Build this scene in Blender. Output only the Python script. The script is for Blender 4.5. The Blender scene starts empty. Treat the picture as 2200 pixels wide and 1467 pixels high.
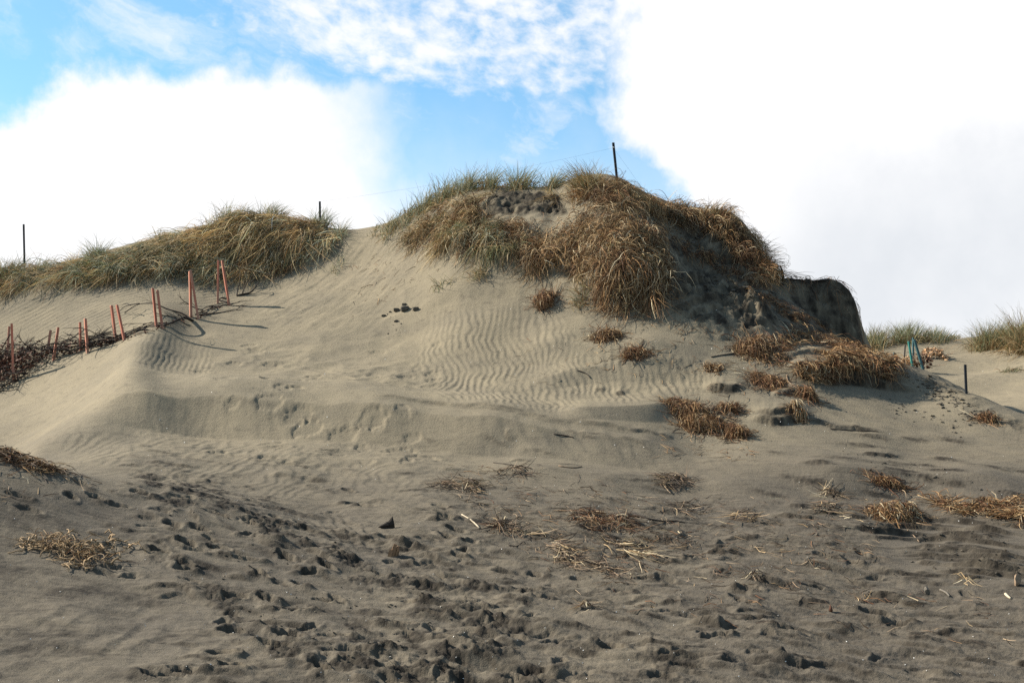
import bpy, math, random
import numpy as np
R = np.random.default_rng(7)
random.seed(7)
scene = bpy.context.scene
COL = scene.collection

# ------------------------------------------------------------------ camera
F = 2200 * 50 / 36.0          # focal length in photo pixels
VH = 1100.0                   # horizon row
ZC = 1.6                      # eye height
cam_d = bpy.data.cameras.new('camera')
cam_d.lens = 50; cam_d.sensor_width = 36
cam_d.shift_y = (VH - 733.5) / 2200
cam_d.clip_start = 0.1; cam_d.clip_end = 6000
cam = bpy.data.objects.new('camera', cam_d); COL.objects.link(cam)
cam.location = (0, 0, ZC); cam.rotation_euler = (math.pi / 2, 0, 0)
scene.camera = cam

# ------------------------------------------------------------------ sun + sky
SUN_EL, SUN_AZ = math.radians(36), math.radians(-74)   # azimuth from +Y, negative = left
to_sun = (math.sin(SUN_AZ) * math.cos(SUN_EL), math.cos(SUN_AZ) * math.cos(SUN_EL), math.sin(SUN_EL))
sd = bpy.data.lights.new('sun', 'SUN'); sd.energy = 5.0; sd.angle = math.radians(0.6); sd.color = (1.0, 0.93, 0.82)
so = bpy.data.objects.new('sun', sd); COL.objects.link(so)
import mathutils
so.rotation_euler = mathutils.Vector(to_sun).to_track_quat('Z', 'Y').to_euler()
so.location = (-30, 20, 40)

scene.view_settings.view_transform = 'Standard'
scene.view_settings.look = 'None'
scene.view_settings.exposure = 1.3
scene.view_settings.gamma = 1.0
scene.cycles.use_denoising = False
scene.cycles.use_adaptive_sampling = False
scene.cycles.max_bounces = 4
scene.cycles.diffuse_bounces = 2
scene.cycles.glossy_bounces = 1
scene.cycles.transmission_bounces = 2
scene.cycles.transparent_max_bounces = 4

world = bpy.data.worlds.new('World'); scene.world = world; world.use_nodes = True
NT = world.node_tree
for n in list(NT.nodes): NT.nodes.remove(n)
class NB:
    def __init__(s, nt): s.nt = nt
    def node(s, t, **kw):
        n = s.nt.nodes.new(t)
        for k, v in kw.items(): setattr(n, k, v)
        return n
    def put(s, sock, v):
        if isinstance(v, bpy.types.NodeSocket): s.nt.links.new(v, sock)
        else: sock.default_value = v
    def m(s, op, a, b=None, c=None, clamp=False):
        n = s.node('ShaderNodeMath', operation=op, use_clamp=clamp)
        s.put(n.inputs[0], a)
        if b is not None: s.put(n.inputs[1], b)
        if c is not None: s.put(n.inputs[2], c)
        return n.outputs[0]
    def ss(s, x, lo, hi):
        n = s.node('ShaderNodeMapRange', interpolation_type='SMOOTHSTEP')
        s.put(n.inputs[0], x); s.put(n.inputs[1], lo); s.put(n.inputs[2], hi); n.inputs[3].default_value = 0; n.inputs[4].default_value = 1
        return n.outputs[0]
    def noise(s, vec, scale, detail=4, rough=0.55, w=None):
        n = s.node('ShaderNodeTexNoise')
        if w is not None:
            n.noise_dimensions = '4D'; n.inputs['W'].default_value = w
        s.put(n.inputs['Vector'], vec); n.inputs['Scale'].default_value = scale; n.inputs['Detail'].default_value = detail; n.inputs['Roughness'].default_value = rough
        return n.outputs[0]
    def mix(s, f, a, b, bt='MIX'):
        n = s.node('ShaderNodeMix', data_type='RGBA', blend_type=bt)
        s.put(n.inputs[0], f); s.put(n.inputs[6], a); s.put(n.inputs[7], b)
        return n.outputs[2]
    def comb(s, x, y, z):
        n = s.node('ShaderNodeCombineXYZ'); s.put(n.inputs[0], x); s.put(n.inputs[1], y); s.put(n.inputs[2], z); return n.outputs[0]
w = NB(NT)
tc = w.node('ShaderNodeTexCoord')
sep = w.node('ShaderNodeSeparateXYZ'); NT.links.new(tc.outputs['Generated'], sep.inputs[0])
dx, dy, dz = sep.outputs
az = w.m('ARCTAN2', dx, dy)
el = w.m('ARCSINE', dz)
DEG = 57.29578
A = w.m('MULTIPLY', az, DEG)         # azimuth in degrees, right positive
E = w.m('MULTIPLY', el, DEG)         # elevation in degrees
P = w.comb(A, E, 0.0)
# warp of the cloud outlines
n1 = w.m('SUBTRACT', w.noise(P, 0.16, 6, 0.58, 1.3), 0.5)
n2 = w.m('SUBTRACT', w.noise(P, 0.16, 6, 0.58, 7.7), 0.5)
fine = w.m('SUBTRACT', w.noise(P, 0.75, 6, 0.6, 3.1), 0.5)
Aw = w.m('ADD', w.m('MULTIPLY_ADD', n1, 5.0, A), w.m('MULTIPLY', fine, 2.4))
Ew = w.m('ADD', w.m('MULTIPLY_ADD', n2, 4.5, E), w.m('MULTIPLY', fine, 2.0))
# great white bank on the right, thinning high up and far round
right = w.ss(w.m('SUBTRACT', Aw, w.m('MULTIPLY', w.m('MAXIMUM', w.m('SUBTRACT', 15.2, E), 0.0), 0.9)), 3.3, 5.0)
right = w.m('MULTIPLY', right, w.m('SUBTRACT', 1.0, w.ss(Ew, 22.0, 36.0)))
right = w.m('MULTIPLY', right, w.m('SUBTRACT', 1.0, w.ss(Aw, 45.0, 80.0)))
# white bank low on the left
leftb = w.m('MULTIPLY', w.m('SUBTRACT', 1.0, w.ss(w.m('ADD', Ew, w.m('MULTIPLY', w.m('MAXIMUM', w.m('SUBTRACT', -17.0, A), 0.0), 0.7)), 16.2, 17.5)), w.m('SUBTRACT', 1.0, w.ss(w.m('ADD', Aw, w.m('MULTIPLY', w.m('SUBTRACT', E, 13.0), 0.55)), -7.4, -1.8)))
leftb = w.m('MULTIPLY', leftb, w.ss(Aw, -85.0, -50.0))
# horizon brightening
# thin high wisps between the banks
Pc = w.comb(w.m('MULTIPLY_ADD', n1, 4.0, w.m('MULTIPLY', A, 0.45)), w.m('MULTIPLY_ADD', n2, 3.0, w.m('MULTIPLY_ADD', A, 0.25, E)), 0.0)
wisp = w.m('MULTIPLY', w.ss(w.noise(Pc, 0.55, 7, 0.62, 2.2), 0.42, 0.80), w.m('MULTIPLY', w.ss(E, 11.0, 15.0), 0.75))
hor = w.m('MULTIPLY', w.m('SUBTRACT', 1.0, w.ss(Ew, 9.0, 17.0)), 0.55)
# mottled high cloud band
bx = w.m('DIVIDE', w.m('SUBTRACT', A, -3.0), 11.0)
by = w.m('DIVIDE', w.m('SUBTRACT', w.m('ADD', E, w.m('MULTIPLY', A, 0.06)), 18.9), 3.0)
rr = w.m('ADD', w.m('MULTIPLY', bx, bx), w.m('MULTIPLY', by, by))
band = w.m('SUBTRACT', 1.0, w.ss(rr, 0.1, 1.25))
Pm = w.comb(w.m('MULTIPLY', w.m('MULTIPLY_ADD', n1, 1.5, A), 0.6), w.m('MULTIPLY_ADD', n2, 1.5, w.m('MULTIPLY_ADD', A, 0.12, E)), 0.0)
mott = w.noise(Pm, 1.9, 4, 0.55, 0.4)
mott2 = w.noise(Pm, 0.5, 3, 0.5, 5.4)
mott = w.m('ADD', w.m('MULTIPLY', w.m('SUBTRACT', mott, 0.5), 2.1), w.m('MULTIPLY', w.m('SUBTRACT', mott2, 0.5), 1.5))
band = w.m('MULTIPLY', w.ss(w.m('ADD', w.m('MULTIPLY', band, 0.90), mott), 0.12, 1.35), w.ss(band, 0.0, 0.25))
# scattered cloud elsewhere in the sky dome
gen = w.noise(tc.outputs['Generated'], 2.2, 6, 0.58)
gen = w.m('MULTIPLY', w.ss(gen, 0.52, 0.72), w.ss(E, 20.0, 34.0))
cloud = w.m('MAXIMUM', w.m('MAXIMUM', right, leftb), w.m('MAXIMUM', w.m('MULTIPLY', band, 0.93), w.m('MAXIMUM', w.m('MAXIMUM', hor, wisp), w.m('MULTIPLY', gen, 0.45))))
sky = w.node('ShaderNodeTexSky', sky_type='NISHITA')
sky.sun_disc = False; sky.sun_elevation = SUN_EL; sky.sun_rotation = SUN_AZ
sky.air_density = 1.0; sky.dust_density = 0.6; sky.ozone_density = 2.5; sky.altitude = 0
SKY_STRENGTH = 0.055
tint = w.mix(1.0, sky.outputs[0], (1.12, 1.50, 1.50, 1), 'MULTIPLY')
# cloud brightness: sunlit white, greyer where the bank is thick low on the right
gx = w.m('DIVIDE', w.m('SUBTRACT', Aw, 17.0), 9.5)
gy = w.m('DIVIDE', w.m('SUBTRACT', Ew, 10.0), 4.8)
grey = w.m('SUBTRACT', 1.0, w.ss(w.m('ADD', w.m('MULTIPLY', gx, gx), w.m('MULTIPLY', gy, gy)), 0.0, 1.3))
gtex = w.noise(P, 0.22, 5, 0.55, 11.0)
grey = w.m('MULTIPLY', grey, w.m('MULTIPLY_ADD', w.ss(gtex, 0.25, 0.75), 0.45, 0.5))
wh = 0.435 / SKY_STRENGTH
soft = w.m('MULTIPLY', w.ss(w.noise(P, 0.35, 6, 0.6, 21.0), 0.35, 0.75), 0.12)
grey = w.m('MAXIMUM', grey, soft)
ccol = w.mix(grey, (wh, wh, wh * 1.01, 1), (wh * 0.72, wh * 0.755, wh * 0.80, 1))
final = w.mix(cloud, tint, ccol)
bg = w.node('ShaderNodeBackground'); NT.links.new(final, bg.inputs[0]); bg.inputs[1].default_value = SKY_STRENGTH
out = w.node('ShaderNodeOutputWorld'); NT.links.new(bg.outputs[0], out.inputs[0])

# ------------------------------------------------------------------ numpy helpers
_perm = np.random.default_rng(11).permutation(512).astype(np.int32)
_ang = np.random.default_rng(12).random(512).astype(np.float32) * 2 * np.pi
_gx, _gy = np.cos(_ang), np.sin(_ang)
def perlin(x, y, seed=0):
    x = np.asarray(x, np.float32) + seed * 17.31; y = np.asarray(y, np.float32) - seed * 9.77
    xi = np.floor(x).astype(np.int32); yi = np.floor(y).astype(np.int32)
    fx = x - xi; fy = y - yi
    u = fx * fx * fx * (fx * (fx * 6 - 15) + 10); v = fy * fy * fy * (fy * (fy * 6 - 15) + 10)
    def g(ix, iy, ax, ay):
        h = _perm[(_perm[ix & 511] + iy) & 511]
        return _gx[h] * ax + _gy[h] * ay
    a = g(xi, yi, fx, fy); b = g(xi + 1, yi, fx - 1, fy); c = g(xi, yi + 1, fx, fy - 1); d = g(xi + 1, yi + 1, fx - 1, fy - 1)
    return (a + (b - a) * u) * (1 - v) + (c + (d - c) * u) * v
def fbm(x, y, o=4, seed=0, gain=0.5):
    s = 0; a = 1.0; k = 1.0
    for i in range(o):
        s = s + a * perlin(x * k, y * k, seed + i * 3); a *= gain; k *= 2.03
    return s
def sstep(x, lo, hi):
    t = np.clip((x - lo) / (hi - lo), 0, 1); return t * t * (3 - 2 * t)

# ------------------------------------------------------------------ terrain: heights along sight lines  column u: [(distance, photo row) ...]
PROF = {
 -300: [(12.5,1467),(14.5,1280),(16.5,1080),(17.5,900),(19,885),(23,920),(28,900),(31,850),(33,790),(34,700),(35,630),(36,575)],
 0:    [(12.5,1467),(14.5,1310),(16.5,1150),(18,1020),(18.8,975),(20.5,990),(24,990),(26.5,968),(29,900),(31,832),(31.8,785),(32.5,738),(33.6,672),(34.3,628),(35.3,580)],
 100:  [(12.5,1467),(14.5,1315),(16.5,1165),(18,1050),(18.8,1005),(20.4,1015),(23.5,998),(25.5,960),(27.6,912),(29.8,842),(31.0,788),(32.0,738),(33.4,662),(34.2,612),(35.2,572)],
 200:  [(12.5,1467),(14.5,1322),(16.5,1178),(18,1080),(18.8,1030),(20.5,1032),(22.5,988),(24.8,935),(27.6,852),(29.8,785),(31.0,742),(33,660),(34.2,605),(35.4,548)],
 300:  [(12.5,1467),(14.7,1322),(16.7,1178),(18.2,1085),(18.8,1046),(20.8,1035),(23,975),(25.4,905),(26.6,852),(29,785),(31,728),(33,650),(34.2,600),(35.4,525)],
 400:  [(12.5,1467),(15,1300),(17,1170),(18.4,1090),(18.9,1062),(21,1045),(23,985),(25.65,912),(26.3,864),(28.7,795),(31.5,715),(33.6,630),(34.6,580),(35.7,505)],
 500:  [(12.5,1467),(15,1305),(17,1185),(18.4,1115),(19,1085),(21,1055),(23,990),(25.6,912),(26.2,866),(28.7,800),(31.5,715),(33.9,630),(34.9,570),(36,480)],
 600:  [(12.5,1467),(15,1310),(17,1200),(18.3,1140),(18.9,1118),(20.5,1085),(22.3,1015),(24,962),(25.5,910),(26.1,868),(28.5,805),(31.2,720),(33.4,640),(35,572),(36.2,472)],
 700:  [(12.6,1467),(15,1318),(17,1212),(18.1,1165),(18.6,1150),(20.2,1105),(22.2,1030),(24.2,962),(25.4,914),(26,872),(28.5,803),(31,715),(33,640),(35,560),(36.2,492)],
 800:  [(12.7,1467),(15,1322),(17.3,1212),(19,1150),(21,1073),(23,1000),(25,930),(25.9,878),(28.3,806),(31,710),(32.8,630),(34.6,550),(35.8,490)],
 900:  [(12.8,1467),(15,1325),(17.5,1212),(19,1150),(21,1072),(23,1000),(24.9,938),(25.8,890),(28.1,812),(30.6,712),(32.1,620),(33.4,540),(34.5,480),(35.2,445)],
 1000: [(12.9,1467),(15,1330),(17.5,1220),(19,1155),(21,1075),(23,1004),(24.8,944),(25.6,901),(28,812),(30,705),(31.3,622),(32.3,545),(33.4,465),(34.4,412)],
 1100: [(12.9,1467),(15,1332),(17.5,1226),(19,1160),(21,1078),(23,1008),(24.6,954),(25.4,910),(27.5,825),(29.6,720),(30.5,655),(31.3,600),(32,530),(33,460),(34.2,412)],
 1250: [(12.9,1467),(15,1336),(17.5,1232),(19,1168),(21,1086),(23,1018),(24.3,972),(25.1,926),(27,845),(28.6,765),(29.6,690),(30.2,650),(30.9,585),(31.6,515),(32.8,445),(34.2,400)],
 1350: [(12.9,1467),(15,1338),(17.5,1236),(19,1173),(21,1094),(23,1025),(24.3,985),(25.1,945),(26.7,862),(28.2,780),(29.3,705),(29.8,662),(30.4,600),(31,525),(32,455),(34.2,400)],
 1500: [(13,1467),(15,1342),(17.5,1240),(19,1184),(21,1110),(23,1042),(24.5,990),(25.2,955),(26.5,880),(28,795),(29,726),(30,682),(31.5,640),(32.5,592),(33.3,532),(34,482),(34.8,455)],
 1600: [(13,1467),(15,1346),(17.5,1240),(20,1145),(22,1072),(24,998),(25.2,942),(26.5,868),(28,793),(29,744),(30,702),(31.4,645),(32.5,600),(33.4,548),(34.3,497),(35,485)],
 1660: [(13.1,1467),(15,1348),(17.5,1241),(20,1143),(22,1071),(24,995),(25.4,932),(27,850),(28.2,785),(29.2,735),(30.3,695),(31.5,650),(33,612),(34,592),(35,590)],
 1720: [(13.2,1467),(15.2,1350),(17.6,1241),(20,1141),(22,1072),(24,993),(25.6,922),(27,855),(28.3,790),(29.4,748),(30.4,712),(31.3,678),(32.5,668),(34,650),(36,650)],
 1800: [(13.2,1467),(15.3,1353),(17.7,1244),(20,1143),(22,1073),(24,995),(25.8,922),(27.2,862),(28.4,806),(29.4,768),(30.6,740),(31.5,742),(33,745),(35,720),(38,760)],
 1850: [(13.3,1467),(15.4,1356),(17.8,1247),(20,1147),(22,1078),(24,998),(26,920),(27.6,850),(28.7,806),(30.2,766),(31.2,768),(33,778),(36,800),(40,820),(44,775),(48,742)],
 1900: [(13.3,1467),(15.4,1360),(17.8,1250),(20,1152),(22,1084),(24,1004),(26,924),(28,848),(29,808),(30,778),(31.5,792),(34,820),(38,842),(42,806),(45.5,762),(48,738)],
 2000: [(13.4,1467),(15.5,1356),(18,1242),(20,1162),(22,1092),(24,1016),(26,938),(28,858),(29.5,802),(30.5,805),(33,850),(37,852),(40,825),(44,780),(47,742),(48.5,732)],
 2100: [(13.4,1467),(15.5,1352),(18,1234),(20,1154),(22,1084),(24,1010),(26,932),(28.3,850),(29.2,855),(32,890),(36,872),(39,853),(43,800),(46,752),(48.3,722)],
 2200: [(13.4,1467),(15.5,1350),(18,1230),(20,1150),(22,1082),(24,1006),(26,935),(27.4,890),(28.4,895),(31,905),(35,868),(38.5,842),(42,785),(45,735),(47.2,700)],
 2450: [(13.4,1467),(15.5,1348),(18,1226),(20,1146),(22,1078),(24,1002),(26,945),(28,930),(31,915),(35,860),(40,780),(44,710),(47,640)],
}
def z_of(D, v): return ZC + D * (VH - v) / F
ctl, czs = [], []
for u, pr in PROF.items():
    for D, v in pr:
        ctl.append((u, D)); czs.append(z_of(D, v))
    D, v = pr[-1]; zt = z_of(D, v)
    if u >= 1850:
        ctl += [(u, 51.5), (u, 55)]; czs += [zt - 0.5, zt - 1.6]
    else:
        ctl += [(u, max(D + 2.2, 37.2)), (u, 41.5), (u, 48), (u, 55)]
        czs += [zt - (0.5 if u < 1650 else 0.9), zt - 1.7 if u < 1650 else 5.2, min(zt - 2.6, 6.0) if u < 1650 else 5.6, 5.0]
ctl = np.array(ctl, float); czs = np.array(czs)
KU = 30.0 / F
def scale_pts(u, D): return np.stack([np.asarray(u) * KU, np.asarray(D)], -1)
C2 = scale_pts(ctl[:, 0], ctl[:, 1])
def tps(r2): return np.where(r2 > 1e-12, 0.5 * r2 * np.log(np.maximum(r2, 1e-12)), 0.0)
def solve():
    n = len(C2)
    d2 = ((C2[:, None] - C2[None]) ** 2).sum(-1)
    K = tps(d2) + np.eye(n) * 0.02
    Pm_ = np.c_[np.ones(n), C2]
    M = np.block([[K, Pm_], [Pm_.T, np.zeros((3, 3))]])
    return np.linalg.solve(M, np.r_[czs, np.zeros(3)])
SOL = solve()
def base_z(u, D):
    q = scale_pts(np.clip(u, -350, 2500), np.clip(D, 11.5, 54)).reshape(-1, 2).astype(np.float32)
    o = np.empty(len(q), np.float32)
    c = C2.astype(np.float32); wgt = SOL[:-3].astype(np.float64)
    for i in range(0, len(q), 20000):
        b = q[i:i + 20000]
        d2 = (b[:, 0:1] - c[None, :, 0]) ** 2 + (b[:, 1:2] - c[None, :, 1]) ** 2
        o[i:i + 20000] = (0.5 * d2 * np.log(np.maximum(d2, 1e-12))).astype(np.float64) @ wgt + SOL[-3] + b.astype(np.float64) @ SOL[-2:]
    return o.reshape(np.shape(u))

Ucols = np.concatenate([-np.geomspace(12000, 330, 22), np.linspace(-280, -112, 6), np.arange(-100, 2301, 2.9), np.linspace(2315, 2500, 7), np.geomspace(2580, 14000, 22)])
Drows = np.concatenate([np.linspace(1.2, 11.8, 34), np.arange(12.0, 21.5, 0.0245), np.arange(21.5, 37.4, 0.0395), np.arange(37.5, 54, 0.125), np.geomspace(54.3, 2600, 30)])
NU, ND = len(Ucols), len(Drows)
U, D = np.meshgrid(Ucols, Drows)            # [row, col]
U = U.astype(np.float32); D = D.astype(np.float32)
X = D * (U - 1100) / F; Y = D
# base on a thinned grid, then cubic-smooth upsample
cu = np.concatenate([[-12000], np.arange(-400, 2601, 14.0), [14000]]); cd = np.concatenate([[1.2, 8], np.arange(11.0, 56.01, 0.16), [60, 2600]])
cz = base_z(*np.meshgrid(cu, cd)).astype(np.float64)
def interp_rows(src_x, arr, dst_x):          # Catmull-Rom along axis 0
    i = np.clip(np.searchsorted(src_x, dst_x) - 1, 0, len(src_x) - 2)
    t = ((dst_x - src_x[i]) / (src_x[i + 1] - src_x[i]))[:, None]
    p1, p2 = arr[i], arr[i + 1]; p0 = arr[np.maximum(i - 1, 0)]; p3 = arr[np.minimum(i + 2, len(src_x) - 1)]
    r = 0.5 * (2 * p1 + (p2 - p0) * t + (2 * p0 - 5 * p1 + 4 * p2 - p3) * t ** 2 + (3 * p1 - p0 - 3 * p2 + p3) * t ** 3)
    return r
tmp = interp_rows(cd, cz, np.clip(Drows, 8, 58))
Zb = interp_rows(cu, tmp.T, np.clip(Ucols, -400, 2600)).T.astype(np.float32)
near = sstep(D, 2.0, 12.0); Zb = Zb * near + (-0.75) * (1 - near)
farm = sstep(D, 52, 90); Zb = Zb * (1 - farm) + 3.0 * farm
Vb = VH - F * (Zb - ZC) / D                  # where the smooth dune shows in the photograph: used to lay out masks
Z = Zb.copy(); damp_shade = np.zeros_like(Z)  # darkening mask: damp sand plus shade painted on cliff and broken edges
inview = ((U > -130) & (U < 2330) & (D > 11) & (D < 56)).astype(np.float32)

def ell(cu_, cv_, a, b, rot=0, soft=0.5):
    c, s = math.cos(math.radians(rot)), math.sin(math.radians(rot))
    du, dv = U - cu_, Vb - cv_
    r = np.sqrt(((du * c + dv * s) / a) ** 2 + ((-du * s + dv * c) / b) ** 2)
    return 1 - sstep(r, 1 - soft, 1 + soft)
def poly_mask(pts, soft=18):
    pts = np.array(pts, np.float32); ins = np.zeros(U.shape, bool); dist = np.full(U.shape, 1e9, np.float32)
    x0, y0 = pts.min(0) - 3 * soft; x1, y1 = pts.max(0) + 3 * soft
    sel = (U > x0) & (U < x1) & (Vb > y0) & (Vb < y1)
    ux, vy = U[sel], Vb[sel]; i_ = np.zeros(ux.shape, bool); d_ = np.full(ux.shape, 1e9, np.float32)
    for a, b in zip(pts, np.roll(pts, -1, 0)):
        cr = ((a[1] > vy) != (b[1] > vy)) & (ux < (b[0] - a[0]) * (vy - a[1]) / (b[1] - a[1] + 1e-9) + a[0]); i_ ^= cr
        e = b - a; t = np.clip(((ux - a[0]) * e[0] + (vy - a[1]) * e[1]) / (e @ e + 1e-9), 0, 1)
        d_ = np.minimum(d_, np.hypot(ux - a[0] - t * e[0], vy - a[1] - t * e[1]))
    sd_ = np.where(i_, d_, -d_); o = np.zeros(U.shape, np.float32); o[sel] = sstep(sd_, -soft, soft); return o
def line_mask(pts, wid):
    pts = np.array(pts, np.float32); d_ = np.full(U.shape, 1e9, np.float32)
    for a, b in zip(pts[:-1], pts[1:]):
        e = b - a; t = np.clip(((U - a[0]) * e[0] + (Vb - a[1]) * e[1]) / (e @ e), 0, 1)
        d_ = np.minimum(d_, np.hypot(U - a[0] - t * e[0], Vb - a[1] - t * e[1]))
    return np.exp(-(d_ / wid) ** 2)
mono = np.minimum.accumulate(np.where(D < 12, 1e5, Vb), 0)
def col_D(us, vs):                            # distance at which a sight line meets the smooth dune
    ci = np.clip(np.searchsorted(Ucols, us), 0, NU - 1)
    return np.array([Drows[min(np.argmax(mono[:, c] <= v) if (mono[:, c] <= v).any() else np.argmin(mono[:, c]), ND - 1)] for c, v in zip(ci, vs)])

nA = fbm(X * 1.1, Y * 1.1, 3, 1); nB = fbm(X * 3.1, Y * 3.1, 3, 5); nC = fbm(X * 9.0, Y * 9.0, 3, 9)
Z += inview * (0.035 * fbm(X * 0.7, Y * 0.7, 3, 21))

_sc = [0]
def scarp(pts, h, L, wobble=0.10, wide=0.05, d=0.6, fray=30, layers=1):
    """A broken edge: the sand above the line stands h proud and dies away over L metres uphill."""
    global Z, damp_shade
    us = np.array([p[0] for p in pts], float); vs = np.array([p[1] for p in pts], float)
    uu = np.linspace(us[0], us[-1], 40); Dl = np.interp(Ucols, uu, col_D(uu, np.interp(uu, us, vs)))
    win0 = sstep(Ucols, us[0] - fray * .5, us[0] + fray) * (1 - sstep(Ucols, us[-1] - fray, us[-1] + fray * .5))
    wide = max(wide, .05 if Dl.mean() < 21 else .085)
    for k_ in range(layers):
        _sc[0] += 1; sd_ = _sc[0]
        xu = Ucols * KU
        wob = wobble * (1.6 * perlin(xu * 1.3, xu * 0 + sd_ * 3.7, 2) + 0.9 * perlin(xu * 3.6, xu * 0 + sd_ * 1.9, 4)).astype(np.float32)
        amp = np.clip(0.85 + 0.9 * perlin(xu * 1.1, xu * 0 + sd_ * 5.3, 6), 0.2, 1.3)
        win = (win0 * amp).astype(np.float32)[None, :]
        t = D - (Dl[None, :].astype(np.float32) + wob[None, :] + k_ * (wide * 1.2 + 0.07)) 
        k = sstep(t, 0, wide) * np.exp(-np.clip(t, 0, 50) / L) * win
        Z += h / layers * k
        face = np.exp(-((t - wide * 0.5) / (wide * 1.3 + 0.02)) ** 2) * np.clip(win * 1.5, 0, 1)
        damp_shade = np.maximum(damp_shade, d * face)  # darkens each riser: damp sand plus painted shade under the lip

def shelf(pts, h, bench, face, fray=50, tail=2):
    """a drifted shelf: sharp lip at the given photo line, slip face below it, gentler sand behind"""
    global Z
    us = np.array([p[0] for p in pts], float); vs = np.array([p[1] for p in pts], float)
    uu = np.linspace(us[0], us[-1], 60); vv = np.interp(uu, us, vs); dd = col_D(uu, vv); dd = col_D(uu, vv + h * 0.9 * F / dd)
    dd = np.convolve(np.pad(dd, 3, 'edge'), np.ones(7) / 7, 'valid')
    Dl = np.interp(Ucols, uu, dd); xu = Ucols * KU
    hv = np.clip(0.95 + 0.6 * perlin(xu * 0.55, xu * 0 + h * 31.3, 6), .55, 1.25)
    Dl = Dl + 0.10 * perlin(xu * 0.9, xu * 0 + 3.3, 2) + 0.02 * perlin(xu * 4, xu * 0 + 1.3, 4)
    win = sstep(Ucols, us[0] - fray, us[0] + fray) * (1 - sstep(Ucols, us[-1] - fray * tail, us[-1] + fray))
    t = D - Dl[None, :].astype(np.float32)
    k = np.where(t < 0, np.clip(1 + t / face, 0, 1), np.clip(1 - t / bench, 0, 1))
    Z += (h * k * (win * hv)[None, :]).astype(np.float32)

# --- big eroded shapes
def swell(cu_, cv_, a, b, h, rot=0, soft=0.6):
    global Z
    Z += h * ell(cu_, cv_, a, b, rot, soft)
matt = poly_mask([(905,470),(1000,440),(1180,470),(1330,440),(1425,500),(1445,590),(1428,650),(1330,668),(1230,640),(1120,590),(1010,560),(905,530)], 16)
Z += matt * (0.06 + 0.16 * np.clip(0.4 + fbm(X * 1.6, Y * 1.6, 2, 31), 0, 1.2))
Z += 0.26 * poly_mask([(1255,560),(1330,520),(1418,520),(1432,600),(1415,640),(1330,655),(1265,640)], 20)
swell(1280, 415, 70, 35, 0.25)
# lip of the right-hand shoulder, the hollow below it
scarp([(1480,512),(1560,520),(1640,575)], 0.30, 1.0, 0.16, 0.15)
scarp([(1500,585),(1570,560),(1650,600)], 0.42, 0.7, 0.16, 0.10, layers=3)
rug = np.maximum(poly_mask([(1405,668),(1450,640),(1560,640),(1640,690),(1655,720),(1600,722),(1500,690)], 14), poly_mask([(1470,560),(1560,545),(1645,590),(1640,620),(1540,600)], 12) * 0.8)
rid = 1 - np.abs(fbm(X * 2.2 + 0.3 * nB, Y * 2.8, 4, 41)) * 2
Z += rug * 0.16 * rid; damp_shade = np.maximum(damp_shade, 0.85 * rug)
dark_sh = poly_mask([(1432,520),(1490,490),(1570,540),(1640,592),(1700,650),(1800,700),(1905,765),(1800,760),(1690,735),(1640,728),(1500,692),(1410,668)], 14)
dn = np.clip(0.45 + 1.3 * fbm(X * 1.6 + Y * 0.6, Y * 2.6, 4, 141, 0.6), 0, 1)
damp_shade = np.maximum(damp_shade, dark_sh * (0.55 + 0.45 * dn)); Z += dark_sh * 0.06 * fbm(X * 5, Y * 6, 4, 143, 0.6)
scarp([(1440,690),(1510,694),(1580,718),(1660,724)], 0.30, 0.6, 0.12, 0.07, 0.9, layers=3)
scarp([(1410,668),(1470,655),(1560,672),(1600,690)], 0.16, 0.35, 0.14)
swell(1545, 688, 120, 34, 0.22, 12); damp_shade = np.maximum(damp_shade, 0.95 * ell(1550, 692, 115, 32, 14, .3) * np.clip(.75 + nB, .4, 1)); Z += ell(1550, 692, 120, 36, 14) * 0.10 * (1 - np.abs(fbm(X * 2.5 + Y * .5, Y * 5.5, 3, 197)) * 2)
for pts, h in [([(1436,628),(1490,612),(1560,632),(1610,655)], .16), ([(1430,650),(1500,642),(1580,668),(1650,700)], .20), ([(1440,672),(1520,670),(1590,694),(1680,722)], .18), ([(1450,585),(1500,575),(1550,590)], .14), ([(1530,535),(1590,552),(1650,600)], .22), ([(1600,640),(1660,660),(1720,700)], .14), ([(1690,690),(1760,722),(1840,752)], .10)]:
    scarp(pts, h, .45, .10, .09, 1.0, 30, layers=2)
# dark broken block near the top
scarp([(1036,476),(1070,472),(1105,458),(1190,462)], 0.26, 0.8, 0.14, 0.12, 1.0, 30, layers=3)
blk = poly_mask([(1034,484),(1042,440),(1080,416),(1200,430),(1218,462),(1120,474)], 8); damp_shade = np.maximum(damp_shade, blk); Z += blk * 0.09 * fbm(X * 6, Y * 6, 3, 151)
# foot of the hanging mat
scarp([(1235,655),(1330,668),(1428,656)], 0.28, 0.6, 0.12, 0.1, layers=2)
scarp([(1120,600),(1250,596),(1290,605)], 0.10, 0.5, 0.12)
# knoll with undercut edge on the right
scarp([(1700,808),(1780,820),(1870,834),(1965,842)], 0.46, 0.8, 0.06, 0.05, 1.0, 60, layers=2)  # riser fully darkened, painting in the shadow of the undercut
scarp([(1660,775),(1740,770),(1800,782)], 0.12, 0.5, 0.1)
scarp([(1520,842),(1560,846),(1600,842)], 0.16, 0.5, 0.06, d=1.0, fray=30)
scarp([(1620,905),(1660,915),(1735,905)], 0.26, 0.55, 0.08, d=0.9, fray=40, layers=2)
scarp([(1450,905),(1520,900),(1570,915)], 0.15, 0.7, 0.10, 0.1, fray=40)
scarp([(1660,855),(1700,850),(1730,858)], 0.12, 0.4, 0.06, fray=14)
scarp([(1735,905),(1800,925),(1860,930)], 0.08, 0.3, 0.05)
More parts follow.
